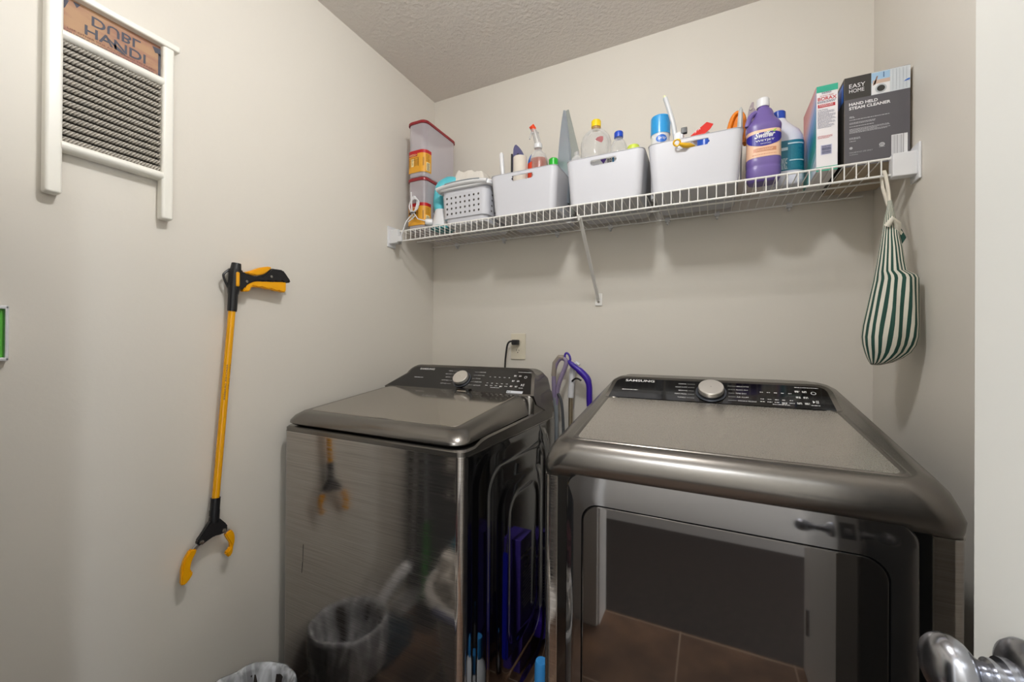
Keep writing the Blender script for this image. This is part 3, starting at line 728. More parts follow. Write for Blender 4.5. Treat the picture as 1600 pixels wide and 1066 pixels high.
t = thing('shears', (.095, 1.47, 1.74), 'orange-handled shears standing at the right of the hooked bin', 'shears')
b = MB(); OR = mat('orange_plastic', '#e8820e', .25)
b.tube(smooth([(.045, 1.50, 1.90), (.052, 1.50, 1.955), (.062, 1.50, 1.99), (.075, 1.50, 2.003), (.090, 1.50, 1.995), (.096, 1.50, 1.96), (.094, 1.50, 1.90)], 2), .010, OR, 10, flat=.8)
b.prism([(.045, 1.50, 1.90), (.056, 1.50, 1.965), (.072, 1.50, 2.0), (.090, 1.50, 1.998), (.096, 1.50, 1.95), (.085, 1.50, 1.90)], (0, .006, 0), OR, .002)
b.prism([(.092, 1.515, 1.90), (.098, 1.515, 1.965), (.112, 1.515, 1.975), (.11, 1.515, 1.90)], (0, .012, 0), OR, .003); b.build('handle', t)
b = MB(); GM = mat('dull_metal', '#9b8f96', .35, .7)
b.prism([(.098, 1.505, 1.90), (.104, 1.505, 1.985), (.108, 1.505, 2.01), (.116, 1.505, 2.03), (.122, 1.505, 2.03), (.122, 1.505, 2.012), (.132, 1.505, 1.995), (.124, 1.505, 1.985), (.114, 1.505, 1.985), (.110, 1.505, 1.90)], (0, .004, 0), GM, .001)
b.tube([(.113, 1.502, 2.008), (.113, 1.51, 2.008)], .0045, SILV, 10); b.build('blade', t)
b = MB(); b.tube([(.078, 1.45, 1.76), (.080, 1.45, 1.93), (.081, 1.45, 1.96), (.082, 1.45, 1.985), (.083, 1.45, 1.994)], [.007, .008, .007, .006, .001], mat('clear_spoon', '#d8dcdc', .15, .5), 10)
b.build('plastic_spoon', label='pale shiny utensil handle in front of the orange shears', cat='utensil')
t = thing('utility_hook', (-.07, 1.37, 1.86), 'yellow plastic hook with ring poking out of the slot of the hooked bin', 'hook')
b = MB(); YH = mat('hook_yellow', '#e2b018', .3)
n_ = 20; b2p = [(-.096+.0095*math.cos(2*PI*i/n_), 1.343-.003*math.sin(2*PI*i/n_), 1.872+.0085*math.sin(2*PI*i/n_)) for i in range(n_+1)]
b.tube(b2p, .0028, YH, 8); b.build('ring', t)
b = MB(); b.tube([(-.089, 1.344, 1.867), (-.078, 1.352, 1.864), (-.062, 1.366, 1.866), (-.050, 1.385, 1.868)], [.004, .0075, .008, .006], YH, 12); b.build('shank', t)
b = MB(); b.lathe([(.020, 1.74), (.024, 1.745), (.024, 1.905), (.015, 1.912)], (-.018, 1.428, 0), mat('royal_blue', '#1a55c0', .3), seg=24); b.build('blue_bottle', label='blue bottle seen through the slot of the hooked bin', cat='bottle')

# ------------------------------------------------------------------ purple bottle, teal bottle
t = thing('cleaner_bottle', (.138, 1.43, SZ+.001), 'purple cleaner bottle with white cap standing right of the hooked bin', 'bottle')
VP = mat('violet_plastic', '#6c5a9c', .35); cx, cy = .140, 1.425
def sring(wx, wy, z, e=.42, n=32, ox=0):
    P = []
    for i in range(n):
        a = 2*PI*i/n; ca, sa = math.cos(a), math.sin(a)
        P.append((cx+ox+wx*math.copysign(abs(ca)**(e*1.6), ca), cy+wy*math.copysign(abs(sa)**(e*1.6), sa), z))
    return P
b = MB()
b.loft([sring(.030, .020, 1.733), sring(.038, .027, 1.735), sring(.0445, .034, 1.748), sring(.0455, .035, 1.77), sring(.0445, .034, 1.776), sring(.043, .033, 1.779), sring(.0445, .034, 1.783), sring(.0455, .035, 1.792), sring(.0455, .035, 1.80),
        sring(.0445, .034, 1.802), sring(.0445, .034, 1.884), sring(.0455, .035, 1.886), sring(.0465, .035, 1.898), sring(.0455, .034, 1.904), sring(.042, .032, 1.912, .5), sring(.034, .028, 1.922, .55), sring(.028, .025, 1.932, .58), sring(.026, .023, 1.944, .6), sring(.022, .020, 1.953, .625), sring(.016, .016, 1.957, .625), sring(.0145, .0145, 1.966, .625)], VP)
b.build('bottle', t, ang=50)
b = MB(); b.tube(smooth([(cx-.020, cy-.012, 1.947), (cx-.034, cy-.016, 1.938), (cx-.040, cy-.018, 1.920), (cx-.043, cy-.018, 1.905)]), .0075, VP, 10); b.build('grip', t)
b = MB(); b.lathe([(.0168, 1.963), (.0172, 1.964), (.0168, 1.986), (.015, 1.989), (.001, 1.9895)], (cx-.001, cy, 0), WHITE2, seg=32); b.build('cap', t, 'white cap')
b = MB(); PCH = mat('peach_label', '#ecc3a4', .45); NV = mat('navy_label', '#26208e', .4); LIME = mat('lime_print', '#8cc63c', .4); PINKP = mat('terracotta_print', '#c98a6a', .45)
def sm(eps):
    def f(u, v):
        x = u; k = max(-.999, min(.999, x/.0445)); y = -.034*(1-abs(k)**(1/.336))**.336
        return Vector((cx+x*(1+eps/.04), cy+y-eps, v))
    return f
b.patch(sm(.0006), -.0443, .0443, 1.803, 1.883, PCH, 30, 1)
def half_oval(mp, u, v, ru, rv, m, n=28):
    pts = [(u-ru, v+rv*.55), (u-ru*.98, v)] + [(u+ru*math.cos(a), v+rv*math.sin(a)) for a in [PI+PI*i/n for i in range(n+1)]][1:-1] + [(u+ru*.98, v), (u+ru, v+rv*.55), (u+ru*.5, v+rv*.66), (u, v+rv*.7), (u-ru*.5, v+rv*.66)]
    # fan of quads so the shape follows the curved surface
    k = 20
    for i in range(k):
        a0 = -ru+2*ru*i/k; a1 = -ru+2*ru*(i+1)/k
        lo0 = v-rv*math.sqrt(max(0, 1-(a0/ru)**2)); lo1 = v-rv*math.sqrt(max(0, 1-(a1/ru)**2)); 
        hi0 = v+rv*(.55+.15*(1-(a0/ru)**2)); hi1 = v+rv*(.55+.15*(1-(a1/ru)**2))
        mp_ = mp; s_ = [(u+a0, lo0), (u+a1, lo1), (u+a1, hi1), (u+a0, hi0)]; b.poly(mp_, s_, m)
half_oval(sm(.0012), 0, 1.858, .043, .024, NV)
b.text('Swiffer', -.024, .026, 1.858, 1.875, sm(.0018), WHITE2, shear=.35, bold=.03)
b.poly(sm(.0017), [(-.002, 1.872), (.024, 1.872), (.03, 1.880), (.012, 1.877)], LIME)
b.text('WETJET', -.022, .024, 1.846, 1.853, sm(.0018), WHITE2, bold=.02); b.text('WOOD', -.010, .016, 1.839, 1.843, sm(.0018), WHITE2)
b.patch(sm(.0012), -.027, .029, 1.818, 1.829, PINKP, 10, 1); b.smallprint(-.02, .022, 1.826, 2, .0018, .0035, sm(.0018), PCH); b.smallprint(-.03, .032, 1.811, 1, .0018, .003, sm(.0012), PINKP)
b.build('label_print', t, 'peach label with navy oval and white lettering')
t = thing('bleach_bottle', (.205, 1.52, SZ+.001), 'white jug with blue cap and teal label behind the purple bottle', 'bottle')
b = MB(); cx, cy = .203, 1.50; MW = mat('milky_white', '#dadce6', .35)
b.loft([sring(.035, .030, 1.733), sring(.045, .038, 1.737), sring(.050, .042, 1.75), sring(.050, .042, 1.865, .45), sring(.048, .040, 1.885, .48), sring(.040, .035, 1.905, .52), sring(.030, .028, 1.922, .58, ox=-.006), sring(.022, .021, 1.938, .6, ox=-.011), sring(.018, .018, 1.950, .625, ox=-.014), sring(.0155, .0155, 1.956, .625, ox=-.014)], MW)
b.build('bottle', t, ang=50)
b = MB(); b.lathe([(.0178, 1.948), (.0182, 1.950), (.0182, 1.972), (.016, 1.975), (.001, 1.9755)], (cx-.014, cy, 0), mat('royal_blue_cap', '#1846b0', .3), seg=32); b.build('cap', t, 'blue cap')
b = MB(); TL = mat('teal_label', '#0f7088', .4); LT = mat('label_light_print', '#c8dde4', .4)
def sm2(eps):
    def f(u, v):
        k = max(-.999, min(.999, u/.050)); y = -.042*(1-abs(k)**(1/.34))**.34
        return Vector((cx+u*(1+eps/.045), cy+y-eps, v))
    return f
b.patch(sm2(.0006), -.0495, .0495, 1.775, 1.866, TL, 34, 1)
b.patch(sm2(.0012), .004, .044, 1.8535, 1.8575, LT, 8, 1); b.patch(sm2(.0012), -.012, .004, 1.836, 1.845, LT, 4, 1); b.patch(sm2(.0012), .008, .045, 1.803, 1.806, LT, 8, 1)
b.smallprint(-.012, .004, 1.812, 9, .0022, .0038, sm2(.0012), LT); b.smallprint(.012, .042, 1.848, 10, .0016, .0044, sm2(.0012), mat('teal_pale', '#3f98aa', .4)); b.smallprint(.012, .042, 1.798, 5, .0016, .004, sm2(.0012), mat('teal_pale', '#3f98aa', .4))
b.build('label_print', t, 'teal label with pale lettering')

# ------------------------------------------------------------------ cartons
t = thing('powder_box', (.287, 1.50, SZ+.001), 'tall narrow white carton with green bands and red lettering beside the grey carton', 'box')
bx0, bx1, by0, by1, bz0, bz1 = .263, .311, 1.385, 1.555, SZ+.002, 1.970
CW = mat('carton_white', '#e6e3e6', .5); CG = mat('carton_green', '#2fa58a', .45); RD = mat('carton_red', '#b8303c', .45); NVY = mat('carton_navy', '#3a3f66', .5)
def rainbow():
    m = bpy.data.materials.new('carton_side_print'); m.use_nodes = True; nt = m.node_tree; p = nt.nodes['Principled BSDF']; p.inputs['Roughness'].default_value = .4
    tc = nt.nodes.new('ShaderNodeTexCoord'); sp = nt.nodes.new('ShaderNodeSeparateXYZ'); nt.links.new(tc.outputs['Object'], sp.inputs[0])
    n = nt.nodes.new('ShaderNodeTexWave'); mpn = nt.nodes.new('ShaderNodeMapping'); mpn.inputs['Rotation'].default_value = (.5, 0, 0)
    n.inputs['Scale'].default_value = 14; n.inputs['Distortion'].default_value = 4; n.bands_direction = 'Z'
    nt.links.new(tc.outputs['Object'], mpn.inputs[0]); nt.links.new(mpn.outputs[0], n.inputs[0])
    a = nt.nodes.new('ShaderNodeMath'); a.operation = 'MULTIPLY_ADD'; a.inputs[1].default_value = .55; nt.links.new(sp.outputs[1], a.inputs[0]); nt.links.new(sp.outputs[2], a.inputs[2])
    b_ = nt.nodes.new('ShaderNodeMath'); b_.operation = 'MULTIPLY_ADD'; b_.inputs[1].default_value = .02; nt.links.new(n.outputs[1], b_.inputs[0]); nt.links.new(a.outputs[0], b_.inputs[2])
    mr = nt.nodes.new('ShaderNodeMapRange'); mr.inputs[1].default_value = 1.73+.8; mr.inputs[2].default_value = 1.97+.84; nt.links.new(b_.outputs[0], mr.inputs[0])
    r = nt.nodes.new('ShaderNodeValToRGB'); cr_ = r.color_ramp
    cols = [(0, '#d8dce8'), (.12, '#7fb8c0'), (.25, '#1f9a88'), (.42, '#2a8fb8'), (.55, '#5f9ad8'), (.68, '#b8a8c8'), (.8, '#d89898'), (1, '#c87878')]
    cr_.elements[0].color = lin(cols[0][1]); cr_.elements[0].position = 0; cr_.elements[1].color = lin(cols[-1][1])
    for p_, c_ in cols[1:-1]: e = cr_.elements.new(p_); e.color = lin(c_)
    nt.links.new(mr.outputs[0], r.inputs[0]); nt.links.new(r.outputs[0], p.inputs['Base Color']); return m
b = MB(); b.box((bx0, by0, bz0), (bx1, by1, bz1), CW, .0008, 1); b.build('carton', t)
b = MB(); fp = plane((bx0, by0, 0), (1, 0, 0), (0, 0, 1), .0006, (0, -1, 0)); W_ = bx1-bx0
b.patch(fp, 0, W_, bz1-.018, bz1-.0005, CG); b.patch(fp, 0, W_, bz0, bz0+.012, CG); b.build('band_print', t, 'green bands at top and bottom'); b = MB()
b.text('BORAX', .003, W_-.003, 1.9285, 1.938, fp, RD, bold=.02); b.text('20 MULE TEAM', .008, W_-.010, 1.9395, 1.943, fp, RD); b.smallprint(.012, .034, 1.951, 2, .0014, .003, fp, NVY); b.smallprint(.002, W_-.002, 1.9265, 2, .0016, .0032, fp, NVY)
fq = plane((bx0, by0, 0), (1, 0, 0), (0, 0, 1), .0011, (0, -1, 0))
b.patch(fp, .003, W_-.006, 1.909, 1.918, RD); b.smallprint(.006, W_-.009, 1.9165, 2, .0014, .0034, fq, CW)
b.text('CAUTION:', .003, .026, 1.900, 1.904, fp, NVY); b.smallprint(.003, W_-.004, 1.898, 15, .0012, .0032, fp, NVY); b.smallprint(.003, W_-.008, 1.83, 3, .0012, .003, fp, RD)
b.build('front_print', t, 'red name and small print'); b = MB()
LVP = mat('barcode_ground', '#c6c6de', .5); b.patch(fp, .010, .035, 1.777, 1.804, LVP)
for i in range(14): b.patch(fq, .012, .033, 1.779+i*.0017, 1.7796+i*.0017+random.choice((0, .0004)), NVY)
b.build('barcode_print', t, 'lavender barcode')
b = MB(); lp = plane((bx0, by1, 0), (0, -1, 0), (0, 0, 1), .0006, (-1, 0, 0)); b.patch(lp, 0, by1-by0, bz0, bz1, rainbow()); b.build('side_print', t, 'side printed in red, blue and green sweeps')
t = thing('cleaner_carton', (.392, 1.5, SZ+.001), 'dark grey steam cleaner carton at the right end of the wire shelf', 'box')
gx0, gx1, gy0, gy1, gz0, gz1 = .325, .460, 1.385, 1.62, SZ+.002, 1.975
KG = mat('carton_grey', '#57555a', .5); KD = mat('carton_charcoal', '#34322f', .5); KB = mat('carton_kraft', '#b3a48e', .7); PW = mat('carton_print_white', '#e4e4e6', .5); SH = mat('carton_photo_pale', '#cdd3d8', .5)
b = MB(); b.box((gx0, gy0, gz0), (gx1, gy1, gz1), KB, .0008, 1); b.build('carton', t)
b = MB(); fp = plane((gx0, gy0, 0), (1, 0, 0), (0, 0, 1), .0006, (0, -1, 0)); fq = plane((gx0, gy0, 0), (1, 0, 0), (0, 0, 1), .0011, (0, -1, 0)); fr_ = plane((gx0, gy0, 0), (1, 0, 0), (0, 0, 1), .0016, (0, -1, 0)); W_ = gx1-gx0; H0 = gz1
zs = H0-.060
b.patch(fp, 0, W_, gz0, zs, KG); b.patch(fp, 0, W_*.42, zs, H0, KD)
b.patch(fp, W_*.42, W_, zs, H0, SH)
b.patch(fq, W_*.42, W_*.70, H0-.028, H0-.002, mat('photo_blue', '#9fc0dc', .5)); b.patch(fr_, W_*.44, W_*.70, H0-.032, H0-.022, mat('photo_skin', '#c9b0a0', .6)); b.poly(fr_, [(W_*.44, H0-.036), (W_*.48, H0-.033), (W_*.52, H0-.012), (W_*.50, H0-.012)], mat('photo_brown', '#8c6a58', .6))
b.patch(fq, W_*.43, W_*.70, zs+.001, H0-.030, PW); b.disc(fr_, W_*.565, zs+.014, .0118, mat('photo_grey', '#b8bcc0', .5), 28); b.disc(plane((gx0, gy0, 0), (1, 0, 0), (0, 0, 1), .0021, (0, -1, 0)), W_*.565, zs+.014, .0082, KD, 28)
b.patch(fr_, W_*.60, W_*.615, H0-.018, H0-.004, mat('photo_blue_dark', '#4f6f9c', .5))
for i in range(5): b.patch(fr_, W_*(.74+.05*i), W_*(.745+.05*i), zs+.002, H0-.003, mat('photo_line', '#aab2ba', .5))
b.poly(fr_, [(W_*.90, H0-.041), (W_*.94, H0-.036), (W_*.99, H0-.034), (W_*.99, H0-.038)], BL)
b.build('photo_print', t, 'printed panels with a washing machine photo'); b = MB()
b.text('EASY', .010, .044, H0-.030, H0-.019, fq, PW); b.text('HOME', .010, .042, H0-.043, H0-.033, fq, PW)
b.build('brand_print', t, 'white brand lettering on charcoal'); b = MB()
b.text('HAND HELD', .010, .070, zs-.018, zs-.010, fq, PW, bold=.03); b.text('STEAM CLEANER', .010, .096, zs-.029, zs-.021, fq, PW, bold=.03)
GP = mat('carton_print_grey', '#b4b4b8', .5)
b.smallprint(.011, .022, zs-.047, 2, .0018, .0028, fq, GP); b.smallprint(.011, .096, zs-.056, 1, .0018, .003, fq, GP); b.smallprint(.011, .066, zs-.064, 2, .0015, .0028, fq, GP); b.smallprint(.011, .062, zs-.074, 1, .0018, .003, fq, GP); b.smallprint(.011, .096, zs-.081, 5, .0014, .0026, fq, GP)
b.smallprint(.011, .036, zs-.105, 2, .0016, .003, fq, GP); b.smallprint(.011, .025, zs-.114, 1, .0016, .003, fq, GP)
b.disc(fq, .0145, gz0+.050, .0035, GP, 16); b.text('HOUSEHOLD USE ONLY', .011, .060, gz0+.036, gz0+.0395, fq, GP); b.text('WARNING', .011, .029, gz0+.0305, gz0+.033, fq, GP)
b.disc(fq, .079, gz0+.048, .006, GP, 20, rv=.0055); b.text('ETL', .0755, .0825, gz0+.0455, gz0+.050, fr_, KG); b.smallprint(.073, .086, gz0+.0425, 1, .0012, .002, fq, GP)
b.build('text_print', t, 'white product lettering and small print'); b = MB()
b.patch(fq, .098, .1215, gz0+.001, gz0+.068, PW)
for x_, w_ in ((.100, .0012), (.1025, .0022), (.1058, .001), (.108, .0028), (.1125, .0012), (.1155, .0026), (.119, .001)): b.patch(fr_, x_, x_+w_, gz0+.003, gz0+.066, GP)
b.patch(fq, .1225, .130, gz0+.001, gz0+.068, PW)
b.build('barcode_print', t, 'pale barcode block')
b = MB(); lp = plane((gx0, gy1, 0), (0, -1, 0), (0, 0, 1), .0006, (-1, 0, 0)); b.patch(lp, 0, gy1-gy0, gz0, gz1, KD); b.patch(plane((gx0, gy1, 0), (0, -1, 0), (0, 0, 1), .0011, (-1, 0, 0)), .18, .23, gz1-.06, gz1-.01, BL); b.build('side_print', t, 'charcoal side face')
b = MB(); tp = plane((gx0, gy0, gz1), (1, 0, 0), (0, 1, 0), .0006, (0, 0, 1)); b.patch(tp, 0, W_, 0, gy1-gy0, KG); b.build('top_print', t)

# ------------------------------------------------------------------ canisters in the left corner
PCAN = clear('frosted_canister', '#d9d4da', .42, .3, '#efeaec'); RLID = mat('dark_red_lid', '#8c1420', .35); LYEL = mat('label_yellow', '#dea02a', .45); LRED = mat('label_red', '#b8101c', .4); LBR = mat('label_brown', '#5a3410', .5); LCR = mat('label_cream', '#ecd9a0', .5)
def canister(z0, z1, label, top=True):
    t = thing('food_canister', (-1.15, 1.5, z0), label, 'canister', 'stacked storage canisters')
    x0, x1, y0, y1 = -1.198, -1.100, 1.382, 1.615
    def rg(ins, z, r=.026): return ring(x0+ins, x1-ins, y0+ins, y1-ins, r, z, 6)
    b = MB(); b.loft([rg(.010, z0+.001), rg(.004, z0+.004), rg(.002, z0+.012), rg(.001, z1-.012)], PCAN, (True, False)); b.build('canister_body', t)
    b = MB(); b.loft([rg(.0, z1-.013), rg(-.003, z1-.012), rg(-.003, z1-.003), rg(-.001, z1), rg(.006, z1), rg(.008, z1-.003)], RLID, (True, True)); b.build('lid', t, 'dark red lid')
    # label wrapping the front right corner; perimeter mapper starting at the left of the front face
    P = []; O = rrect(x0, x1, y0, y1, .026, 10)
    # order: start at front-left, walk +x then +y
    st = [(x0+.026, y0)]; cc_ = [(x1-.026+.026*math.cos(a), y0+.026+.026*math.sin(a)) for a in [math.radians(-90+9*i) for i in range(11)]]; path = [(x0+.006, y0+.006), (x0+.014, y0+.0015)]+st+cc_+[(x1, y1-.03)]
    acc = [0]
    for p0, p1 in zip(path, path[1:]): acc.append(acc[-1]+math.hypot(p1[0]-p0[0], p1[1]-p0[1]))
    def pm(eps):
        def f(u, v):
            for i in range(len(acc)-1):
                if u <= acc[i+1] or i == len(acc)-2:
                    k = (u-acc[i])/(acc[i+1]-acc[i]); xx = path[i][0]+(path[i+1][0]-path[i][0])*k; yy = path[i][1]+(path[i+1][1]-path[i][1])*k
                    tx, ty = path[i+1][0]-path[i][0], path[i+1][1]-path[i][1]; L = math.hypot(tx, ty); return Vector((xx+ty/L*eps, yy-tx/L*eps, v))
        return f
    b = MB(); la, lb = z0+.022, z0+.118
    b.patch(pm(.0006), 0, .125, la, lb-.014, LYEL, 26, 1); b.patch(pm(.0006), 0, .125, lb-.014, lb, LRED, 26, 1)
    b.patch(pm(.0010), .004, .052, lb-.026, lb-.014, LRED, 10, 1)
    q = pm(.0016)
    b.disc(q, .029, lb-.0195, .020, LCR, 20, rv=.0045); b.disc(pm(.002), .029, lb-.0195, .018, LRED, 20, rv=.0035)
    b.smallprint(.012, .046, lb-.0185, 1, .002, .003, pm(.0026), LCR)
    for zz in (lb-.034, lb-.042): b.patch(q, .004, .06, zz, zz+.0012, LBR, 8, 1)
    b.patch(q, .020, .034, la+.026, lb-.036, LCR, 2, 1); b.smallprint(.022, .032, lb-.040, 5, .0014, .005, pm(.0022), LBR)
    for uu in (.004, .038, .056, .058, .080, .083): b.patch(q, uu, uu+.0012, la+.026, lb-.034, LBR)
    b.smallprint(.004, .018, lb-.046, 5, .0014, .006, q, LBR); b.smallprint(.040, .056, lb-.046, 4, .0014, .006, q, LBR); b.smallprint(.092, .112, lb-.022, 5, .0014, .006, q, LBR)
    b.patch(q, .094, .116, la+.006, la+.042, LCR, 3, 1); b.smallprint(.097, .113, la+.038, 10, .0016, .0032, pm(.0022), NVY)
    b.build('label_print', t, 'yellow label with red top')
canister(SZ+.002, 1.959, 'lower red-lidded clear canister in the left corner of the shelf')
canister(1.961, 2.206, 'upper red-lidded clear canister, on top of its stack')

# ------------------------------------------------------------------ garment scrubber with cord
t = thing('handheld_scrubber', (-1.05, 1.42, SZ+.001), 'turquoise and white corded handheld steamer between the canisters and basket', 'steamer')
TQ = mat('turquoise_plastic', '#5cc3d2', .3); TQD = mat('turquoise_base', '#2f8f98', .35)
cx, cy = -1.062, 1.44
b = MB(); b.lathe([(.045, SZ+.002), (.052, SZ+.005), (.053, SZ+.014), (.048, SZ+.018)], (cx+.018, cy, 0), TQD, seg=36, sy=.9); b.build('base', t, 'teal base plate')
b = MB(); b.loft([[(cx+.008+wx*math.cos(2*PI*i/28), cy+wy*math.sin(2*PI*i/28), z) for i in range(28)] for wx, wy, z in ((.046, .04, SZ+.018), (.044, .038, SZ+.03), (.036, .034, SZ+.055), (.030, .030, SZ+.08), (.026, .027, SZ+.092))], WHITE2)
b.lathe([(.0155, 0), (.015, .02), (.011, .03)], (cx-.020, cy-.030, SZ+.035), WHITE2, (-.7, -.7, 0), 20); b.build('tank', t)
b = MB(); b.disc(plane((cx-.008, cy-.0285, SZ+.072), (1, 0, 0), (0, .2, 1), .0022, (0, -1, .1)), 0, 0, .0045, GREYP, 16); b.build('button', t, 'grey button')
b = MB(); b.tube(smooth([(cx+.002, cy, SZ+.088), (cx-.008, cy, SZ+.12), (cx-.006, cy, SZ+.16), (cx+.004, cy, SZ+.19), (cx+.020, cy+.01, SZ+.208), (cx+.045, cy+.02, SZ+.214), (cx+.07, cy+.03, SZ+.205)]), [.024]*6+[.023]*6+[.026]*6+[.028]*5+[.02]*3, TQ, 18); b.build('handle', t, 'turquoise curved handle')
b = MB(); cord = []
for k in range(4):
    for i in range(16):
        a = 2*PI*i/16; cord.append((-1.150+(.019+.004*k*.6)*math.cos(a)+.004*k, 1.368-.003*k+.004*math.sin(a), 1.838+(.040-.004*k)*math.sin(a)-.006*k*.3))
pts = [(-1.083, 1.410, SZ+.036), (-1.10, 1.385, SZ+.038), (-1.125, 1.368, SZ+.045), (-1.142, 1.364, 1.800)] + cord + [(-1.150, 1.366, 1.800), (-1.165, 1.362, 1.785), (-1.175, 1.355, 1.768), (-1.178, 1.350, 1.755), (-1.185, 1.349, 1.735), (-1.192, 1.346, 1.715), (-1.20, 1.345, 1.700)]
b.tube(pts, .0024, WHITE2, 8); b.tube([(-1.135, 1.364, 1.79), (-1.160, 1.362, 1.772), (-1.172, 1.362, 1.766)], .0024, WHITE2, 8)
b.tube([(-1.150, 1.36, 1.80), (-1.151, 1.358, 1.84), (-1.153, 1.357, 1.89)], .0028, WHITE2, 8)
b.build('cord', t, 'white coiled cord')
b = MB(); b.tube([(-1.150+.016*math.cos(2*PI*i/16), 1.364+.009*math.sin(2*PI*i/16), 1.801+.002*math.cos(2*PI*i/16)) for i in range(17)], .0022, BLK, 6); b.build('cord_tie', t, 'black tie')
b = MB(); b.box((-1.212, 1.337, 1.680), (-1.192, 1.352, 1.704), WHITE2, .004)
for x_ in (-1.207, -1.198): b.box((x_, 1.343, 1.668), (x_+.0015, 1.348, 1.682), SILV)
b.build('plug', t)

# ------------------------------------------------------------------ small white laundry basket
t = thing('plastic_basket', (-.9, 1.5, SZ+.001), 'small white perforated basket with folded rim left of the bins', 'basket')
x0, x1, y0, y1, z0, z1 = -1.015, -.790, 1.383, 1.62, SZ+.002, 1.884
cx = (x0+x1)/2
b = MB()
def bg(k, off=0):  # outline at height k
    e = .012*k-off; return rrect(x0-e+.012, x1+e-.012, y0-e+.006, y1+e-.01, .03, 6)
b.loft([[(x, y, z0) for x, y in bg(-.6)], [(x, y, z0+.004) for x, y in bg(-.2)], [(x, y, z0+.028) for x, y in bg(0)], [(x, y, z0+.029) for x, y in bg(.5)], [(x, y, z1-.028) for x, y in bg(1)], [(x, y, z1-.026) for x, y in bg(.8)], [(x, y, z1-.008) for x, y in bg(1.0)]], WHITE, (True, False))
b.loft([[(x, y, z1-.01) for x, y in bg(1.0, .003)], [(x, y, z0+.006) for x, y in bg(0, .003)]], WHITE, (False, True))
b.build('basket_body', t)
b = MB()
def rim(e, z, bow=0): 
    out = []
    for x, y in rrect(x0-e, x1+e, y0-e, y1+e, .03, 6): out.append((x, y, z))
    return out
b.loft([rim(.002, z1-.008), rim(.012, z1-.014), rim(.018, z1-.010), rim(.018, z1+.004), rim(.012, z1+.010), rim(.0, z1+.010), rim(-.008, z1+.003)], WHITE2, (False, False))
hp_ = smooth([(x0-.010, y0-.012, z1-.002), (cx-.07, y0-.016, z1+.004), (cx, y0-.018, z1+.006), (cx+.07, y0-.016, z1+.004), (x1+.004, y0-.012, z1-.002)], 2)
b.tube(hp_, .013, WHITE2, 12, flat=.75); b.build('rim', t)
b = MB(); b.tube([Vector(p)+Vector((0, -.0105, .006)) for p in hp_[5:-4]], .0036, GREYP, 8, flat=.8); b.build('rim_grip', t, 'grey grip strip')
b = MB(); HO = mat('basket_hole_dark', '#4a4644', .8)
fp = plane((0, y0-.0005, 0), (1, 0, 0), (0, 0, 1), .0006, (0, -1, 0))
for i in range(8):
    for j in range(4):
        u = -.981+i*.0215; v = SZ+.048+j*.021; k_ = (v-z0-.029)/.097
        q = (y0+.006-.012*(.5+.5*k_)) if True else 0
        b.disc(lambda a_, c_, q=q: Vector((a_, q-.0008, c_)), u, v, .0042, HO, 10, rv=.0048)
for j in range(4):
    for i in range(6):
        v = SZ+.048+j*.021; k_ = (v-z0-.029)/.097; q = x1-.012+.012*(.5+.5*k_); b.disc(lambda a_, c_, q=q: Vector((q+.0008, a_, c_)), 1.42+i*.03, v, .0045, HO, 10)
b.build('perforations', t, 'rows of small dark holes')
CLOTH = mat('white_terry', '#ddd8d0', .95, bump=(260, .6, .002))
b = MB()
t3 = [(-1.01, 1.47, 1.87), (-.86, 1.47, 1.87), (-.852, 1.55, 1.87), (-1.0, 1.56, 1.87)]
NX, NY_ = 26, 14; V = []
for j in range(NY_+1):
    row = []
    for i in range(NX+1):
        u, v = i/NX, j/NY_
        x = -1.012+u*.17; y = 1.44+v*.12; e = min(1, min(u, 1-u)*7, min(v, 1-v)*4.5)
        z = 1.88+.118*(e**.6)*(1-.25*u)+.012*noise.noise(Vector((u*5, v*4, 0)))+.006*noise.noise(Vector((u*14, v*11, 2)))
        row.append(b.bm.verts.new((x+.006*noise.noise(Vector((u*4, v*3, 5))), y, z)))
    V.append(row)
for j in range(NY_):
    for i in range(NX): b.face((V[j][i], V[j][i+1], V[j+1][i+1], V[j+1][i]), CLOTH)
edge = [V[0][i] for i in range(NX+1)]+[V[j][NX] for j in range(1, NY_+1)]+[V[NY_][i] for i in range(NX-1, -1, -1)]+[V[j][0] for j in range(NY_-1, 0, -1)]
low = [b.bm.verts.new((v.co.x, v.co.y, 1.80)) for v in edge]
for i in range(len(edge)): b.face((edge[i], edge[(i+1) % len(edge)], low[(i+1) % len(edge)], low[i]), CLOTH)
b.face(list(reversed(low)), CLOTH)
b.build('folded_towel', label='folded white cloth heaped in the small perforated basket', cat='towel', ang=80)

# ------------------------------------------------------------------ striped bag
t = thing('tote_bag', (.405, 1.33, 1.69), 'green and white striped cloth bag hanging from the right end of the shelf', 'bag')
GRN = mat('stripe_green', '#21493f', .9, bump=(220, .4, .001)); CRM = mat('stripe_cream', '#ddd9cc', .9, bump=(220, .4, .001))
levels = [(1.612, .3985, .4065, .004), (1.590, .396, .410, .008), (1.565, .391, .414, .012), (1.545, .389, .419, .016), (1.52, .386, .421, .021), (1.49, .382, .426, .027), (1.455, .3775, .430, .033), (1.432, .374, .434, .037), (1.420, .372, .452, .040), (1.412, .371, .4555, .042),
          (1.38, .365, .456, .046), (1.34, .358, .4565, .050), (1.30, .351, .457, .052), (1.27, .348, .456, .050), (1.25, .350, .452, .044), (1.232, .354, .443, .036), (1.218, .358, .428, .028), (1.206, .363, .408, .018), (1.199, .367, .385, .008)]
N = 120; rings = []
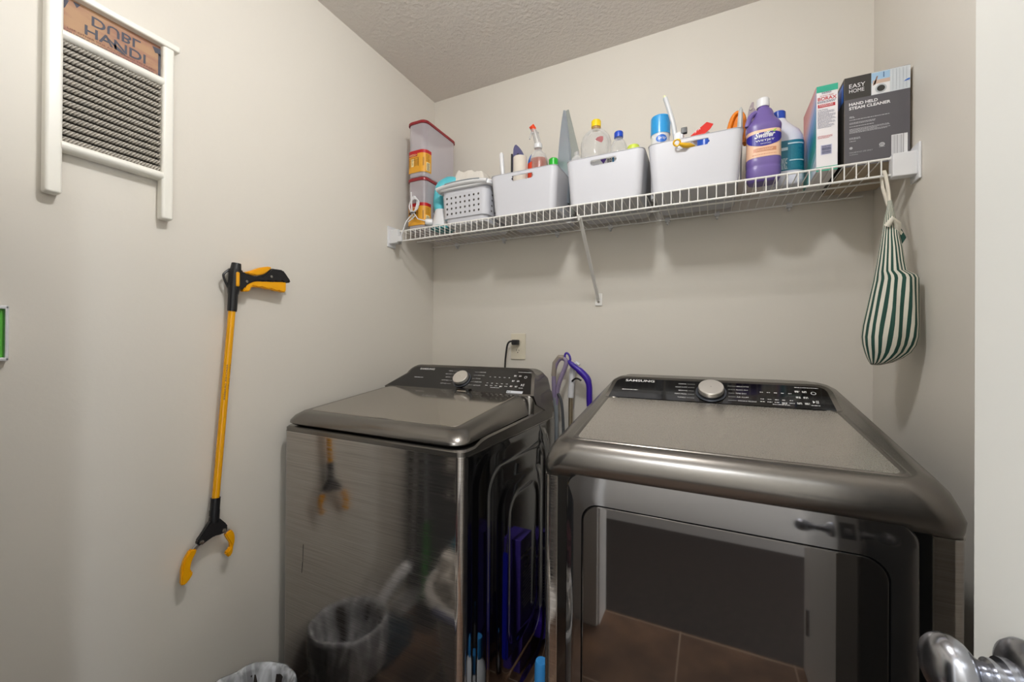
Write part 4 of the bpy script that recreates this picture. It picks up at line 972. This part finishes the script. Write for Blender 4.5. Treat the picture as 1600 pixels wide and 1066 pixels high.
for z, xl, xr, dpt in levels:
    r_ = []; hw = (xr-xl)/2; mx = (xl+xr)/2
    for i in range(N):
        a = 2*PI*i/N; wr = 1+.09*math.sin(a*7+z*30)*min(1, (1.62-z)*4)*(.4+.6*abs(math.sin(a)))
        r_.append((mx+hw*math.cos(a), 1.325+dpt*math.sin(a)*wr, z))
    rings.append(r_)
b = MB(); V = [[b.bm.verts.new(p) for p in r] for r in rings]
for a_, c_ in zip(V, V[1:]):
    for i in range(N):
        j = (i+1) % N; m_ = GRN if (i % 6) in (0, 1, 2) else CRM
        b.face((a_[i], a_[j], c_[j], c_[i]), m_)
b.face(V[0], CRM); b.face(list(reversed(V[-1])), GRN)
b.build('bag_body', t, ang=70)
b = MB(); b.prism([(.410, 1.320, 1.56), (.424, 1.318, 1.535), (.432, 1.318, 1.515), (.424, 1.318, 1.50), (.410, 1.32, 1.52)], (0, .006, 0), GRN, .001)
b.prism([(.412, 1.319, 1.548), (.425, 1.3165, 1.528), (.422, 1.3165, 1.522), (.411, 1.319, 1.538)], (0, .002, 0), CRM)
b.tube([(.392, 1.308, 1.545), (.400, 1.300, 1.56), (.411, 1.306, 1.548), (.414, 1.318, 1.53)], .007, CRM, 10); b.build('knot', t, 'knotted handle')
b = MB(); b.tube([(.402, 1.325, 1.60), (.4015, 1.332, 1.64), (.400, 1.343, 1.68), (.400, 1.352, 1.694), (.400, 1.362, 1.6975), (.400, 1.372, 1.690), (.402, 1.371, 1.66), (.404, 1.345, 1.61), (.404, 1.330, 1.595)], .006, mat('strap_white', '#d8d2c4', .8), 10, flat=.6); b.build('strap', t, 'plain white strap loop')

# ------------------------------------------------------------------ left wall: washboard, grabber, green frame
LX = XL
t = thing('washboard', (LX+.015, .433, 1.56), 'antique washboard with white painted frame hung on the left wall', 'washboard')
PF = mat('chipped_white_paint', '#eeece4', .35, var=(38, '#6d5f4a', .76, .79), bump=(60, .1, .001))
def stile(y0, y1, z0, z1, x0=LX+.002, x1=LX+.030):
    b = MB(); b.box((x0, y0, z0), (x1, y1, z1), PF, .006, 3); return b
stile(.322, .348, 1.558, 1.998).build('stile', t); stile(.521, .546, 1.556, 1.998).build('stile', t)
def rail(z0, z1, y0=.345, y1=.524, x1=.030, r=True):
    b = MB(); zc = (z0+z1)/2; hh = (z1-z0)/2
    prof = [(LX+.005, z0), (LX+x1-.008, z0)]+[(LX+x1-.008+.010*math.sin(a), zc-hh*math.cos(a)) for a in [PI*i/10 for i in range(1, 10)]]+[(LX+x1-.008, z1), (LX+.005, z1)]
    b.loft([[(x, y0, z) for x, z in prof], [(x, y1, z) for x, z in prof]], PF); return b
rail(1.655, 1.675).build('rail', t); rail(1.893, 1.913).build('rail', t)
b = MB(); b.box((LX+.004, .30, 1.992), (LX+.034, .556, 2.008), PF, .004, 3); b.build('top_rail', t)
WD = mat('printed_wood', '#ab8664', .6, var=((20, 12, 45), '#966858', .4, .65)); INK = mat('faded_ink', '#4a4c58', .7); INK2 = mat('brown_ink', '#6a3c34', .7)
b = MB(); b.box((LX+.008, .345, 1.905), (LX+.016, .524, 1.995), WD); b.build('sign_panel', t)
b = MB(); wp = plane((LX+.016, .348, 0), (0, 1, 0), (0, 0, 1), .0006, (1, 0, 0))
b.text('HANDI', .035, .143, 1.930, 1.952, wp, INK, bold=.015); b.text('DUBL', .046, .133, 1.957, 1.979, wp, INK, flip=True, bold=.015)
b.text('USE OTHER SIDE ACCORDING TO FABRIC', .008, .166, 1.9235, 1.9275, wp, INK2); b.text('COLUMBUS WASHBOARD CO. COLUMBUS, O', .001, .170, 1.9155, 1.9205, wp, INK)
b.patch(wp, .168, .173, 1.915, 1.972, INK); b.poly(wp, [(.156, 1.984), (.174, 1.986), (.174, 1.966), (.166, 1.972), (.162, 1.970)], INK); b.poly(wp, [(.0, 1.985), (.010, 1.985), (.004, 1.966), (.0, 1.962)], INK); b.poly(wp, [(.016, 1.989), (.028, 1.989), (.022, 1.978)], INK)
b.poly(wp, [(.070, 1.951), (.088, 1.93), (.108, 1.925), (.098, 1.934), (.080, 1.944)], INK)
b.build('sign_print', t, 'faded lettering')
RIB = bpy.data.materials.new('twisted_rib'); RIB.use_nodes = True; nt = RIB.node_tree; p = nt.nodes['Principled BSDF']
p.inputs['Roughness'].default_value = .25; p.inputs['Metallic'].default_value = .15; p.inputs['Base Color'].default_value = lin('#a39c90')
tc = nt.nodes.new('ShaderNodeTexCoord'); wv = nt.nodes.new('ShaderNodeTexWave'); mpp = nt.nodes.new('ShaderNodeMapping'); mpp.inputs['Rotation'].default_value = (math.radians(35), 0, 0)
wv.bands_direction = 'Y'; wv.inputs['Scale'].default_value = 62; wv.inputs['Distortion'].default_value = 1.2
bp = nt.nodes.new('ShaderNodeBump'); bp.inputs['Strength'].default_value = .9; bp.inputs['Distance'].default_value = .002
nt.links.new(tc.outputs['Object'], mpp.inputs[0]); nt.links.new(mpp.outputs[0], wv.inputs[0]); nt.links.new(wv.outputs[1], bp.inputs['Height']); nt.links.new(bp.outputs[0], p.inputs['Normal'])
rr_ = nt.nodes.new('ShaderNodeValToRGB'); rr_.color_ramp.elements[0].color = lin('#807a70'); rr_.color_ramp.elements[1].color = lin('#c8c4ba'); rr_.color_ramp.elements[0].color = lin('#8a847a'); rr_.color_ramp.elements[1].color = lin('#ccc6bc'); nt.links.new(wv.outputs[1], rr_.inputs[0]); nt.links.new(rr_.outputs[0], p.inputs['Base Color'])
b = MB(); DK = mat('rib_backing', '#2e2a24', .7); b.box((LX+.006, .345, 1.66), (LX+.010, .524, 1.91), DK)
n_r = 14
for i in range(n_r):
    zc = 1.682+i*(1.889-1.682)/(n_r-1); b.tube([(LX+.0155, .345, zc), (LX+.0155, .524, zc)], .0063, RIB, 12)
b.build('ribbed_panel', t, 'ridged scrubbing panel of twisted rods')

t = thing('reacher_grabber', (LX+.03, .67, 1.0), 'yellow and black reacher grabber hanging on the left wall', 'grabber')
GX = LX+.030
def G(y, z, x=0): return (GX+x, y, z)
b = MB(); b.tube([G(.6895, 1.345), G(.650, .80)], .0092, YELT, 20); b.build('tube', t)
b = MB(); mt = plane((GX, 0, 0), (0, 1, 0), (0, 0, 1), 0, (1, 0, 0))
TI = mat('tube_print', '#5a4208', .6)
tu = Vector((0, .650-.6895, .80-1.345)).normalized(); tn = Vector((0, -tu.z, tu.y))
def tm_(u, v): 
    a = max(-1.3, min(1.3, v/.0092)); return Vector((GX+.0097*math.cos(a), .677, 1.18))+tu*u+tn*(-.0097*math.sin(a))*1
b.text('REACHER GRABBER', 0, .10, .002, .006, tm_, TI); b.text('LIGHT DUTY', .0, .07, -.006, -.003, tm_, TI); b.build('tube_print', t)
b = MB(); b.tube([G(.6975, 1.455), G(.694, 1.41), G(.692, 1.385), G(.6915, 1.383), G(.6895, 1.34), G(.689, 1.334)], [.0175, .0165, .0135, .0125, .0122, .0115], BLK, 20)
b.tube([G(.700, 1.474), G(.6965, 1.44)], [.012, .016], BLK, 16)
b.prism([(GX-.013, y, z) for y, z in [(.703, 1.470), (.710, 1.452), (.728, 1.444), (.750, 1.443), (.768, 1.447), (.782, 1.458), (.798, 1.475), (.835, 1.476), (.842, 1.470), (.862, 1.445), (.862, 1.438), (.852, 1.440), (.845, 1.435), (.832, 1.440), (.822, 1.435), (.812, 1.437), (.800, 1.432), (.788, 1.434), (.776, 1.430), (.762, 1.431), (.745, 1.427), (.728, 1.418), (.718, 1.404), (.708, 1.398), (.690, 1.398), (.683, 1.44)]], (.026, 0, 0), BLK, .004)
b.build('handle', t, 'black pistol handle')
b = MB(); b.prism([(GX-.011, y, z) for y, z in [(.715, 1.450), (.728, 1.447), (.750, 1.446), (.768, 1.450), (.780, 1.458), (.800, 1.478), (.790, 1.480), (.765, 1.473), (.745, 1.462), (.730, 1.455)]], (.024, 0, 0), YEL, .003); b.build('grip_pad', t, 'yellow grip pad')
b = MB(); b.prism([(GX-.010, y, z) for y, z in [(.722, 1.416), (.745, 1.430), (.778, 1.434), (.800, 1.436), (.848, 1.441), (.848, 1.410), (.840, 1.404), (.825, 1.408), (.815, 1.406), (.800, 1.411), (.785, 1.409), (.770, 1.413), (.755, 1.411), (.742, 1.413), (.735, 1.404), (.735, 1.396), (.714, 1.394)]], (.020, 0, 0), YEL, .003); b.build('trigger', t, 'yellow trigger')
b = MB(); b.box((GX+.010, .690, 1.405), (GX+.0195, .700, 1.448), YEL, .004); b.build('lock_slider', t, 'yellow slider')
b = MB(); b.tube(smooth([G(.684, 1.455, -.004), G(.668, 1.440, -.004), G(.667, 1.432, -.004), G(.675, 1.412, -.004), G(.685, 1.395, -.004)]), .0032, BLK, 8); b.build('hanging_loop', t)
for y, z in ((.722, 1.424), (.796, 1.449)):
    b = MB(); b.lathe([(.0045, 0), (.004, .0018), (.001, .002)], (GX+.0128, y, z), SILV, (1, 0, 0), 14); b.build('rivet', t)
b = MB(); b.tube([G(.6505, .81), G(.6485, .778), G(.648, .776), G(.6465, .745), G(.646, .738)], [.0118, .0118, .0128, .0128, .008], BLK, 18)
b.prism([(GX-.007, y, z) for y, z in [(.636, .752), (.657, .752), (.676, .728), (.680, .718), (.675, .706), (.664, .703), (.645, .706), (.627, .700), (.612, .694), (.604, .698), (.603, .709), (.612, .720)]], (.016, 0, 0), BLK, .003)
b.build('claw_hub', t, 'black claw hub')
for y, z in ((.613, .704), (.668, .713)):
    b = MB(); b.lathe([(.0055, 0), (.005, .002), (.001, .0022)], (GX+.009, y, z), SILV, (1, 0, 0), 14); b.build('rivet', t)
b = MB(); b.prism([(GX-.002, y, z) for y, z in [(.606, .702), (.590, .690), (.585, .682), (.600, .682), (.612, .696)]], (.006, 0, 0), ALU, .001); b.build('claw_arm', t, 'metal claw arm'); b = MB(); b.prism([(GX-.002, y, z) for y, z in [(.672, .718), (.690, .704), (.690, .696), (.676, .697), (.668, .708)]], (.006, 0, 0), ALU, .001); b.build('claw_arm', t, 'metal claw arm')
def jaw(c, name='jaw'):
    b = MB(); b.prism([(GX-.006, y, z) for y, z in c], (.014, 0, 0), YEL, .003); b.build(name, t, 'curved yellow jaw')
jaw([(.587, .693), (.603, .690), (.602, .682), (.592, .664), (.588, .648), (.588, .636), (.594, .634), (.595, .628), (.584, .612), (.572, .606), (.567, .612), (.568, .630), (.568, .650), (.574, .672)])
jaw([(.673, .699), (.688, .707), (.696, .697), (.700, .680), (.698, .662), (.694, .650), (.695, .640), (.686, .628), (.680, .632), (.674, .645), (.686, .652), (.688, .664), (.683, .676), (.678, .684)])
t = thing('picture_frame', (LX+.01, .22, 1.21), 'small white-framed green picture at the left edge, on the left wall', 'picture')
b = MB(); GF = mat('green_paper', '#5ec040', .5); b.box((LX+.002, .165, 1.213), (LX+.008, .276, 1.311), GF); t.location.y += .0; b.build('green_card', t)
b = MB()
for lo, hi in (((.158, 1.206), (.280, 1.213)), ((.158, 1.309), (.280, 1.316)), ((.158, 1.206), (.165, 1.316)), ((.2745, 1.206), (.280, 1.316))): b.box((LX+.001, lo[0], lo[1]), (LX+.016, hi[0], hi[1]), WHITE2, .002)
b.build('frame', t)

# ------------------------------------------------------------------ outlet, power cord
t = thing('wall_outlet', (-.787, YB-.003, 1.23), 'cream double wall outlet above the washing machine', 'outlet')
OC = mat('outlet_cream', '#ddd5c2', .35)
b = MB(); b.box((-.824, YB-.006, 1.172), (-.750, YB, 1.290), OC, .003); b.build('cover_plate', t)
for zc in (1.251, 1.211):
    b = MB(); b.loft([[(-.787+.016*math.cos(2*PI*i/24), y, zc+max(-.0125, min(.0125, .0165*math.sin(2*PI*i/24)))) for i in range(24)] for y in (YB-.006, YB-.0085)], OC)
    for x_, h_ in ((-.793, .008), (-.781, .006)): b.box((x_-.001, YB-.0088, zc-.001), (x_+.001, YB-.0084, zc+h_), BLK)
    b.disc(plane((-.787, YB-.0086, zc-.007), (1, 0, 0), (0, 0, 1), .0003, (0, -1, 0)), 0, 0, .0025, BLK, 12); b.build('receptacle', t)
t = thing('power_cord', (-.82, 1.6, 1.2), 'black power cord plugged into the outlet and dropping behind the washer', 'cord')
b = MB(); b.box((-.806, YB-.040, 1.238), (-.776, YB-.010, 1.262), BLK, .005); b.build('plug', t)
b = MB(); b.tube(smooth([(-.800, YB-.03, 1.253), (-.815, YB-.034, 1.255), (-.826, YB-.036, 1.243), (-.832, YB-.036, 1.21), (-.838, YB-.036, 1.15), (-.842, YB-.04, .9), (-.85, YB-.05, .3), (-.85, YB-.06, .1)]), .0042, BLK, 10); b.build('cord', t)

# ------------------------------------------------------------------ tools standing between the machines
t = thing('spray_mop', (-.44, 1.60, 0), 'mop with deep purple curved grip leaning between the machines', 'mop')
b = MB(); b.tube(smooth([(-.527, 1.597, 1.175), (-.510, 1.598, 1.160), (-.490, 1.60, 1.145), (-.465, 1.60, 1.125), (-.445, 1.60, 1.105), (-.437, 1.60, 1.075), (-.437, 1.60, 1.04), (-.437, 1.60, .995)]), [.007]*4+[.011]*6+[.014]*8+[.012]*8+[.011]*3, PURP, 16); b.build('grip', t, 'deep purple curved grip')
b = MB(); b.tube([(-.528+.011*math.cos(2*PI*i/20)-.004*math.sin(2*PI*i/20), 1.595, 1.188+.019*math.sin(2*PI*i/20)) for i in range(21)], .0045, PURP, 8); b.build('hanging_loop', t)
b = MB(); b.tube([(-.437, 1.60, .998), (-.435, 1.585, .6), (-.43, 1.57, .12)], .0105, ALU, 14); b.build('pole', t, 'silver pole')
b = MB(); b.box((-.50, 1.50, .06), (-.36, 1.60, .14), PURP, .02); b.build('mop_head', t)
t = thing('steam_mop', (-.585, 1.60, 0), 'mop with grey-lavender looped handle beside the washer', 'mop')
b = MB(); b.tube(smooth([(-.584, 1.595, 1.01), (-.587, 1.595, 1.07), (-.588, 1.595, 1.12), (-.580, 1.595, 1.16), (-.563, 1.595, 1.185), (-.542, 1.595, 1.185), (-.530, 1.595, 1.17), (-.545, 1.595, 1.13), (-.562, 1.595, 1.09), (-.572, 1.595, 1.05), (-.578, 1.595, .99)]), .0095, LAV, 12)
b.build('loop_handle', t, 'lavender loop handle')
b = MB(); b.tube([(-.588, 1.594, 1.11), (-.583, 1.594, 1.165), (-.563, 1.594, 1.190), (-.543, 1.594, 1.188)], .0105, mat('taupe_grip', '#948a80', .6), 12); b.build('grip_sleeve', t, 'taupe sleeve')
b = MB(); b.tube([(-.581, 1.595, 1.02), (-.575, 1.595, .95), (-.570, 1.59, .5), (-.565, 1.58, .1)], [.011, .0085, .0085, .0085], GREYP, 12); b.tube(smooth([(-.565, 1.585, 1.04), (-.553, 1.585, 1.02), (-.545, 1.585, .98), (-.540, 1.585, .88), (-.54, 1.585, .6)]), .006, mat('dark_cord', '#4a4c50', .5), 8); b.build('pole', t)
b = MB(); b.box((-.60, 1.51, .02), (-.53, 1.60, .09), LAV, .015); b.build('mop_head', t)
t = thing('duster_pole', (-.525, 1.63, 0), 'white topped pole with black hook behind the purple grip', 'pole')
b = MB(); b.tube([(-.512, 1.63, 1.155), (-.517, 1.63, 1.14), (-.525, 1.63, 1.02)], [.006, .013, .0125], WHITE2, 14); b.tube([(-.517, 1.63, 1.15), (-.500, 1.632, 1.165), (-.488, 1.632, 1.158)], [.009, .009, .006], WHITE2, 12); b.build('handle', t)
b = MB(); b.tube(smooth([(-.515, 1.618, 1.09), (-.500, 1.61, 1.103), (-.485, 1.605, 1.103), (-.472, 1.60, 1.096)]), .004, BLK, 8); b.build('hook', t, 'black hook')
b = MB(); b.tube([(-.525, 1.63, 1.02), (-.525, 1.63, .05)], .009, mat('champagne_tube', '#b8aa90', .3, .9), 12); b.build('pole', t)
b = MB(); b.box((-.565, 1.60, .0), (-.485, 1.652, .05), WHITE2, .01); b.build('head', t)
# hidden store in the gap, seen mirrored in the glossy washer side
t = thing('detergent_carton', (-.40, 1.36, 0), 'purple carton standing in the gap, mirrored in the washer side', 'box')
b = MB(); PB = mat('purple_carton', '#5340a8', .4); b.box((-.45, 1.385, 0), (-.37, 1.49, .50), PB, .003); b.build('carton', t)
b = MB(); lp = plane((-.45, 1.49, 0), (0, -1, 0), (0, 0, 1), .0008, (-1, 0, 0)); LVD = mat('lavender_print', '#d8d2f4', .45)
b.disc(lp, .052, .40, .022, LVD, 24, r_in=.017); b.smallprint(.012, .092, .37, 12, .004, .012, lp, LVD); b.patch(lp, .0, .105, .43, .44, LVD); b.build('label_print', t)
b = MB(); b.prism([(-.43, 1.30, .10), (-.43, 1.375, .10), (-.43, 1.38, .28), (-.43, 1.36, .40), (-.43, 1.31, .49)], (.03, 0, 0), mat('blue_plastic', '#1c22b4', .3), .006)
b.tube([(-.415, 1.325, .46), (-.415, 1.42, .78)], .008, ALU, 10); b.build('dustpan', label='deep blue dustpan on a pole mirrored in the washer side', cat='dustpan')
def cleaner(x, y, h, label):
    t = thing('spray_cleaner', (x, y, 0), label, 'bottle', 'white bottles with blue caps')
    b = MB(); b.lathe([(.03, .001), (.037, .006), (.038, .03), (.038, h*.62), (.034, h*.72), (.022, h*.80), (.016, h*.83)], (x, y, 0), WHITE2, seg=28, sy=.8); b.build('bottle', t)
    b = MB(); b.lathe([(.019, h*.82), (.020, h*.84), (.019, h*.97), (.016, h), (.001, h)], (x, y, 0), mat('light_blue_cap', '#3c8ed0', .3), seg=24); b.build('cap', t, 'light blue cap')
cleaner(-.432, 1.085, .335, 'white bottle with blue cap nearest the front between the machines')
cleaner(-.375, 1.0, .30, 'shorter white bottle with blue cap tucked behind the dryer corner')

# ------------------------------------------------------------------ bin with liner at the washer's front left
t = thing('waste_basket', (-1.09, .655, 0), 'dark wicker waste basket with clear liner in front of the washer', 'waste bin')
WK = mat('dark_wicker', '#2a211b', .6, bump=((120, 120, 60), .8, .003))
b = MB(); c_ = (-1.125, .662, 0)
b.lathe([(.085, .002), (.088, .006), (.118, .265), (.121, .27), (.117, .272), (.112, .262), (.084, .012)], c_, WK, seg=40); b.build('basket_body', t)
LINER = clear('clear_liner', '#eef1f6', .16, .15, '#eef0f4')
nt = LINER.node_tree; mxn = [n for n in nt.nodes if n.type == 'MIX_SHADER'][0]
tcn = nt.nodes.new('ShaderNodeTexCoord'); mpn = nt.nodes.new('ShaderNodeMapping'); mpn.inputs['Scale'].default_value = (26, 26, 7); nzn = nt.nodes.new('ShaderNodeTexNoise'); nzn.inputs['Scale'].default_value = 1; nzn.inputs['Detail'].default_value = 4; nzn.inputs['Distortion'].default_value = .8
mrn = nt.nodes.new('ShaderNodeMapRange'); mrn.inputs[1].default_value = .42; mrn.inputs[2].default_value = .68; mrn.inputs[3].default_value = .34; mrn.inputs[4].default_value = .98
nt.links.new(tcn.outputs['Object'], mpn.inputs[0]); nt.links.new(mpn.outputs[0], nzn.inputs['Vector']); nt.links.new(nzn.outputs[0], mrn.inputs[0]); nt.links.new(mrn.outputs[0], mxn.inputs[0])
b = MB(); rings = []; N = 96
prof = [(.123, .13, .35), (.128, .18, .45), (.130, .23, .5), (.130, .268, .4), (.127, .283, .35), (.120, .285, .35), (.112, .27, .4), (.106, .22, .7), (.097, .15, 1.0), (.080, .08, 1.2), (.04, .03, 1.0), (.005, .025, .2)]
for r, z, am in prof:
    rings.append([(c_[0]+(r+am*.010*noise.noise(Vector((math.cos(2*PI*i/N)*3.5, math.sin(2*PI*i/N)*3.5, z*6)))+am*.006*abs(math.sin(i*PI/N*13+z*14))**.3-am*.004)*math.cos(2*PI*i/N), c_[1]+(r+am*.010*noise.noise(Vector((math.cos(2*PI*i/N)*3.5, math.sin(2*PI*i/N)*3.5, z*6)))+am*.006*abs(math.sin(i*PI/N*13+z*14))**.3-am*.004)*math.sin(2*PI*i/N), z+.008*noise.noise(Vector((math.cos(2*PI*i/N)*2.5, math.sin(2*PI*i/N)*2.5, 7)))) for i in range(N)])
b.loft(rings, LINER, (False, True)); b.build('bin_liner', t, 'crumpled clear plastic liner folded over the rim', ang=80)

# ------------------------------------------------------------------ laundry basket and things near the doorway, seen mirrored in the machine fronts
t = thing('laundry_basket', (-.62, .38, 0), 'oval white laundry basket on the floor, mirrored in the machine fronts', 'basket')
b = MB(); LB = mat('basket_plastic', '#d8d6d2', .4); cx, cy = -.70, .41
def el(rx, ry, z, n=44): return [(cx+rx*math.cos(2*PI*i/n), cy+ry*math.sin(2*PI*i/n), z) for i in range(n)]
b.loft([el(.15, .12, .002), el(.165, .135, .01), el(.215, .175, .34), el(.225, .185, .35), el(.245, .205, .352), el(.250, .210, .365), el(.245, .205, .378), el(.22, .18, .378), el(.205, .165, .34), el(.155, .125, .02)], LB); b.build('basket_body', t)
b = MB(); b.tube([(cx+.250*math.cos(a), cy+.21*math.sin(a), .368) for a in [math.radians(60+7*i) for i in range(9)]], .014, mat('slate_grip', '#4a4c66', .4), 10); b.build('handle_grip', t, 'slate grip')
b = MB(); b.blob((-.71, .42, .40), (.175, .14, .12), CLOTH, .25, 14, 5, 5); b.blob((-.60, .43, .42), (.09, .09, .09), CLOTH, .3, 12, 4, 9); b.build('laundry_pile', label='heap of white towels filling the oval laundry basket', cat='laundry', kind='stuff')
b = MB(); b.blob((-.66, .38, .55), (.11, .08, .06), mat('maroon_cloth', '#4c1620', .9, bump=(120, .5, .002)), .3, 12, 4, 2); b.build('maroon_garment', label='maroon garment lying on the heap of white towels', cat='clothing')
b = MB(); b.blob((-.80, .42, .48), (.05, .045, .06), mat('teal_cloth', '#2d6f86', .9, bump=(120, .5, .002)), .3, 12, 4, 4); b.build('teal_cloth', label='teal cloth tucked at the left of the towel heap', cat='clothing')
# dark hanging garment bag on the front wall
t = thing('hanging_organizer', (-1.0, -.05, 0), 'tall charcoal fabric hanging organizer in the front left corner', 'organizer')
b = MB(); CH = mat('charcoal_fabric', '#1b1d20', .9, bump=(90, .5, .002), var=(34, '#3c4246', .68, .76)); b.prism([(-1.262, -.175, .12), (-1.262, .212, .12), (-.66, .110, .12), (-.66, -.175, .12)], (0, 0, 1.45), CH, .012); b.build('fabric_body', t)
b = MB(); PT = mat('patterned_fabric', '#c4beb4', .8, var=((40, 40, 14), '#181818', .46, .52)); b.prism([(-1.05, .179, .55), (-1.05, .192, .55), (-.86, .160, .55), (-.86, .146, .55)], (0, 0, .31), PT, .004); b.tube(smooth([(-1.04, .184, .85), (-1.0, .178, 1.0), (-.91, .163, 1.0), (-.87, .156, .85)]), .008, mat('maroon_strap', '#3c1414', .8), 8)
b.build('tote_bag', label='black and white patterned tote hanging on the charcoal organizer', cat='bag')
b = MB(); b.prism([(-.90, .168, .88), (-.85, .162, .88), (-.85, .162, 1.06), (-.87, .162, 1.12), (-.90, .168, 1.06)], (0, .008, 0), mat('mustard', '#a08a20', .7), .004); b.build('duster', label='mustard yellow duster beside the patterned tote', cat='duster')
t = thing('vacuum_wand', (-1.17, .30, 0), 'grey poled vacuum wand leaning at the left wall by the organizer', 'vacuum')
b = MB(); b.tube([(-1.19, .226, 1.35), (-1.19, .226, .95)], .009, ALU, 12); b.tube([(-1.19, .226, .95), (-1.19, .226, .86)], .013, BLK, 12); b.tube([(-1.19, .226, .86), (-1.19, .25, .30)], .010, ALU, 12); b.build('wand', t, 'silver wand')
b = MB(); b.tube(smooth([(-1.15, .33, .30), (-1.16, .40, .27), (-1.18, .50, .17), (-1.19, .56, .08)]), .024, WHITE2, 14); b.build('hose', t, 'white thick tube')
b = MB(); b.box((-1.24, .35, .0), (-1.10, .52, .10), mat('blue_black', '#123040', .5), .01); b.build('head', t)
t = thing('broom', (-1.12, .24, 0), 'thin pole with green grip next to the silver wand', 'broom')
b = MB(); b.tube([(-1.15, .222, 1.35), (-1.13, .232, .45)], .006, GREYP, 10); b.build('pole', t)
b = MB(); b.tube([(-1.13, .232, .45), (-1.125, .24, .30), (-1.12, .26, .13)], [.008, .014, .008], mat('green_grip', '#1f8a1e', .4), 12); b.build('grip', t, 'green grip')
b = MB(); b.box((-1.15, .19, 0), (-1.06, .28, .13), BLK, .01); b.build('brush_head', t)
# ceiling light fixtures; the hallway one is unseen, added to go with the fill
for x, y, lab in ((-.26, .53, 'round flush ceiling lamp in the laundry room'), (-.15, -.75, 'added unseen round ceiling lamp in the hallway')):
    t = thing('ceiling_light', (x, y, ZC), lab, 'light')
    b = MB(); b.lathe([(.16, ZC-.001), (.165, ZC-.01), (.15, ZC-.03), (.14, ZC-.032)], (x, y, 0), WHITE2, seg=40); b.build('base', t)
    b = MB(); b.lathe([(.14, ZC-.032), (.135, ZC-.055), (.10, ZC-.08), (.05, ZC-.092), (.001, ZC-.095)], (x, y, 0), mat('lamp_diffuser', '#fff4e2', .5, emis=4), seg=40, caps=(True, False)); b.build('diffuser', t)
for o in bpy.data.objects:
    if '_root' in o: del o['_root']
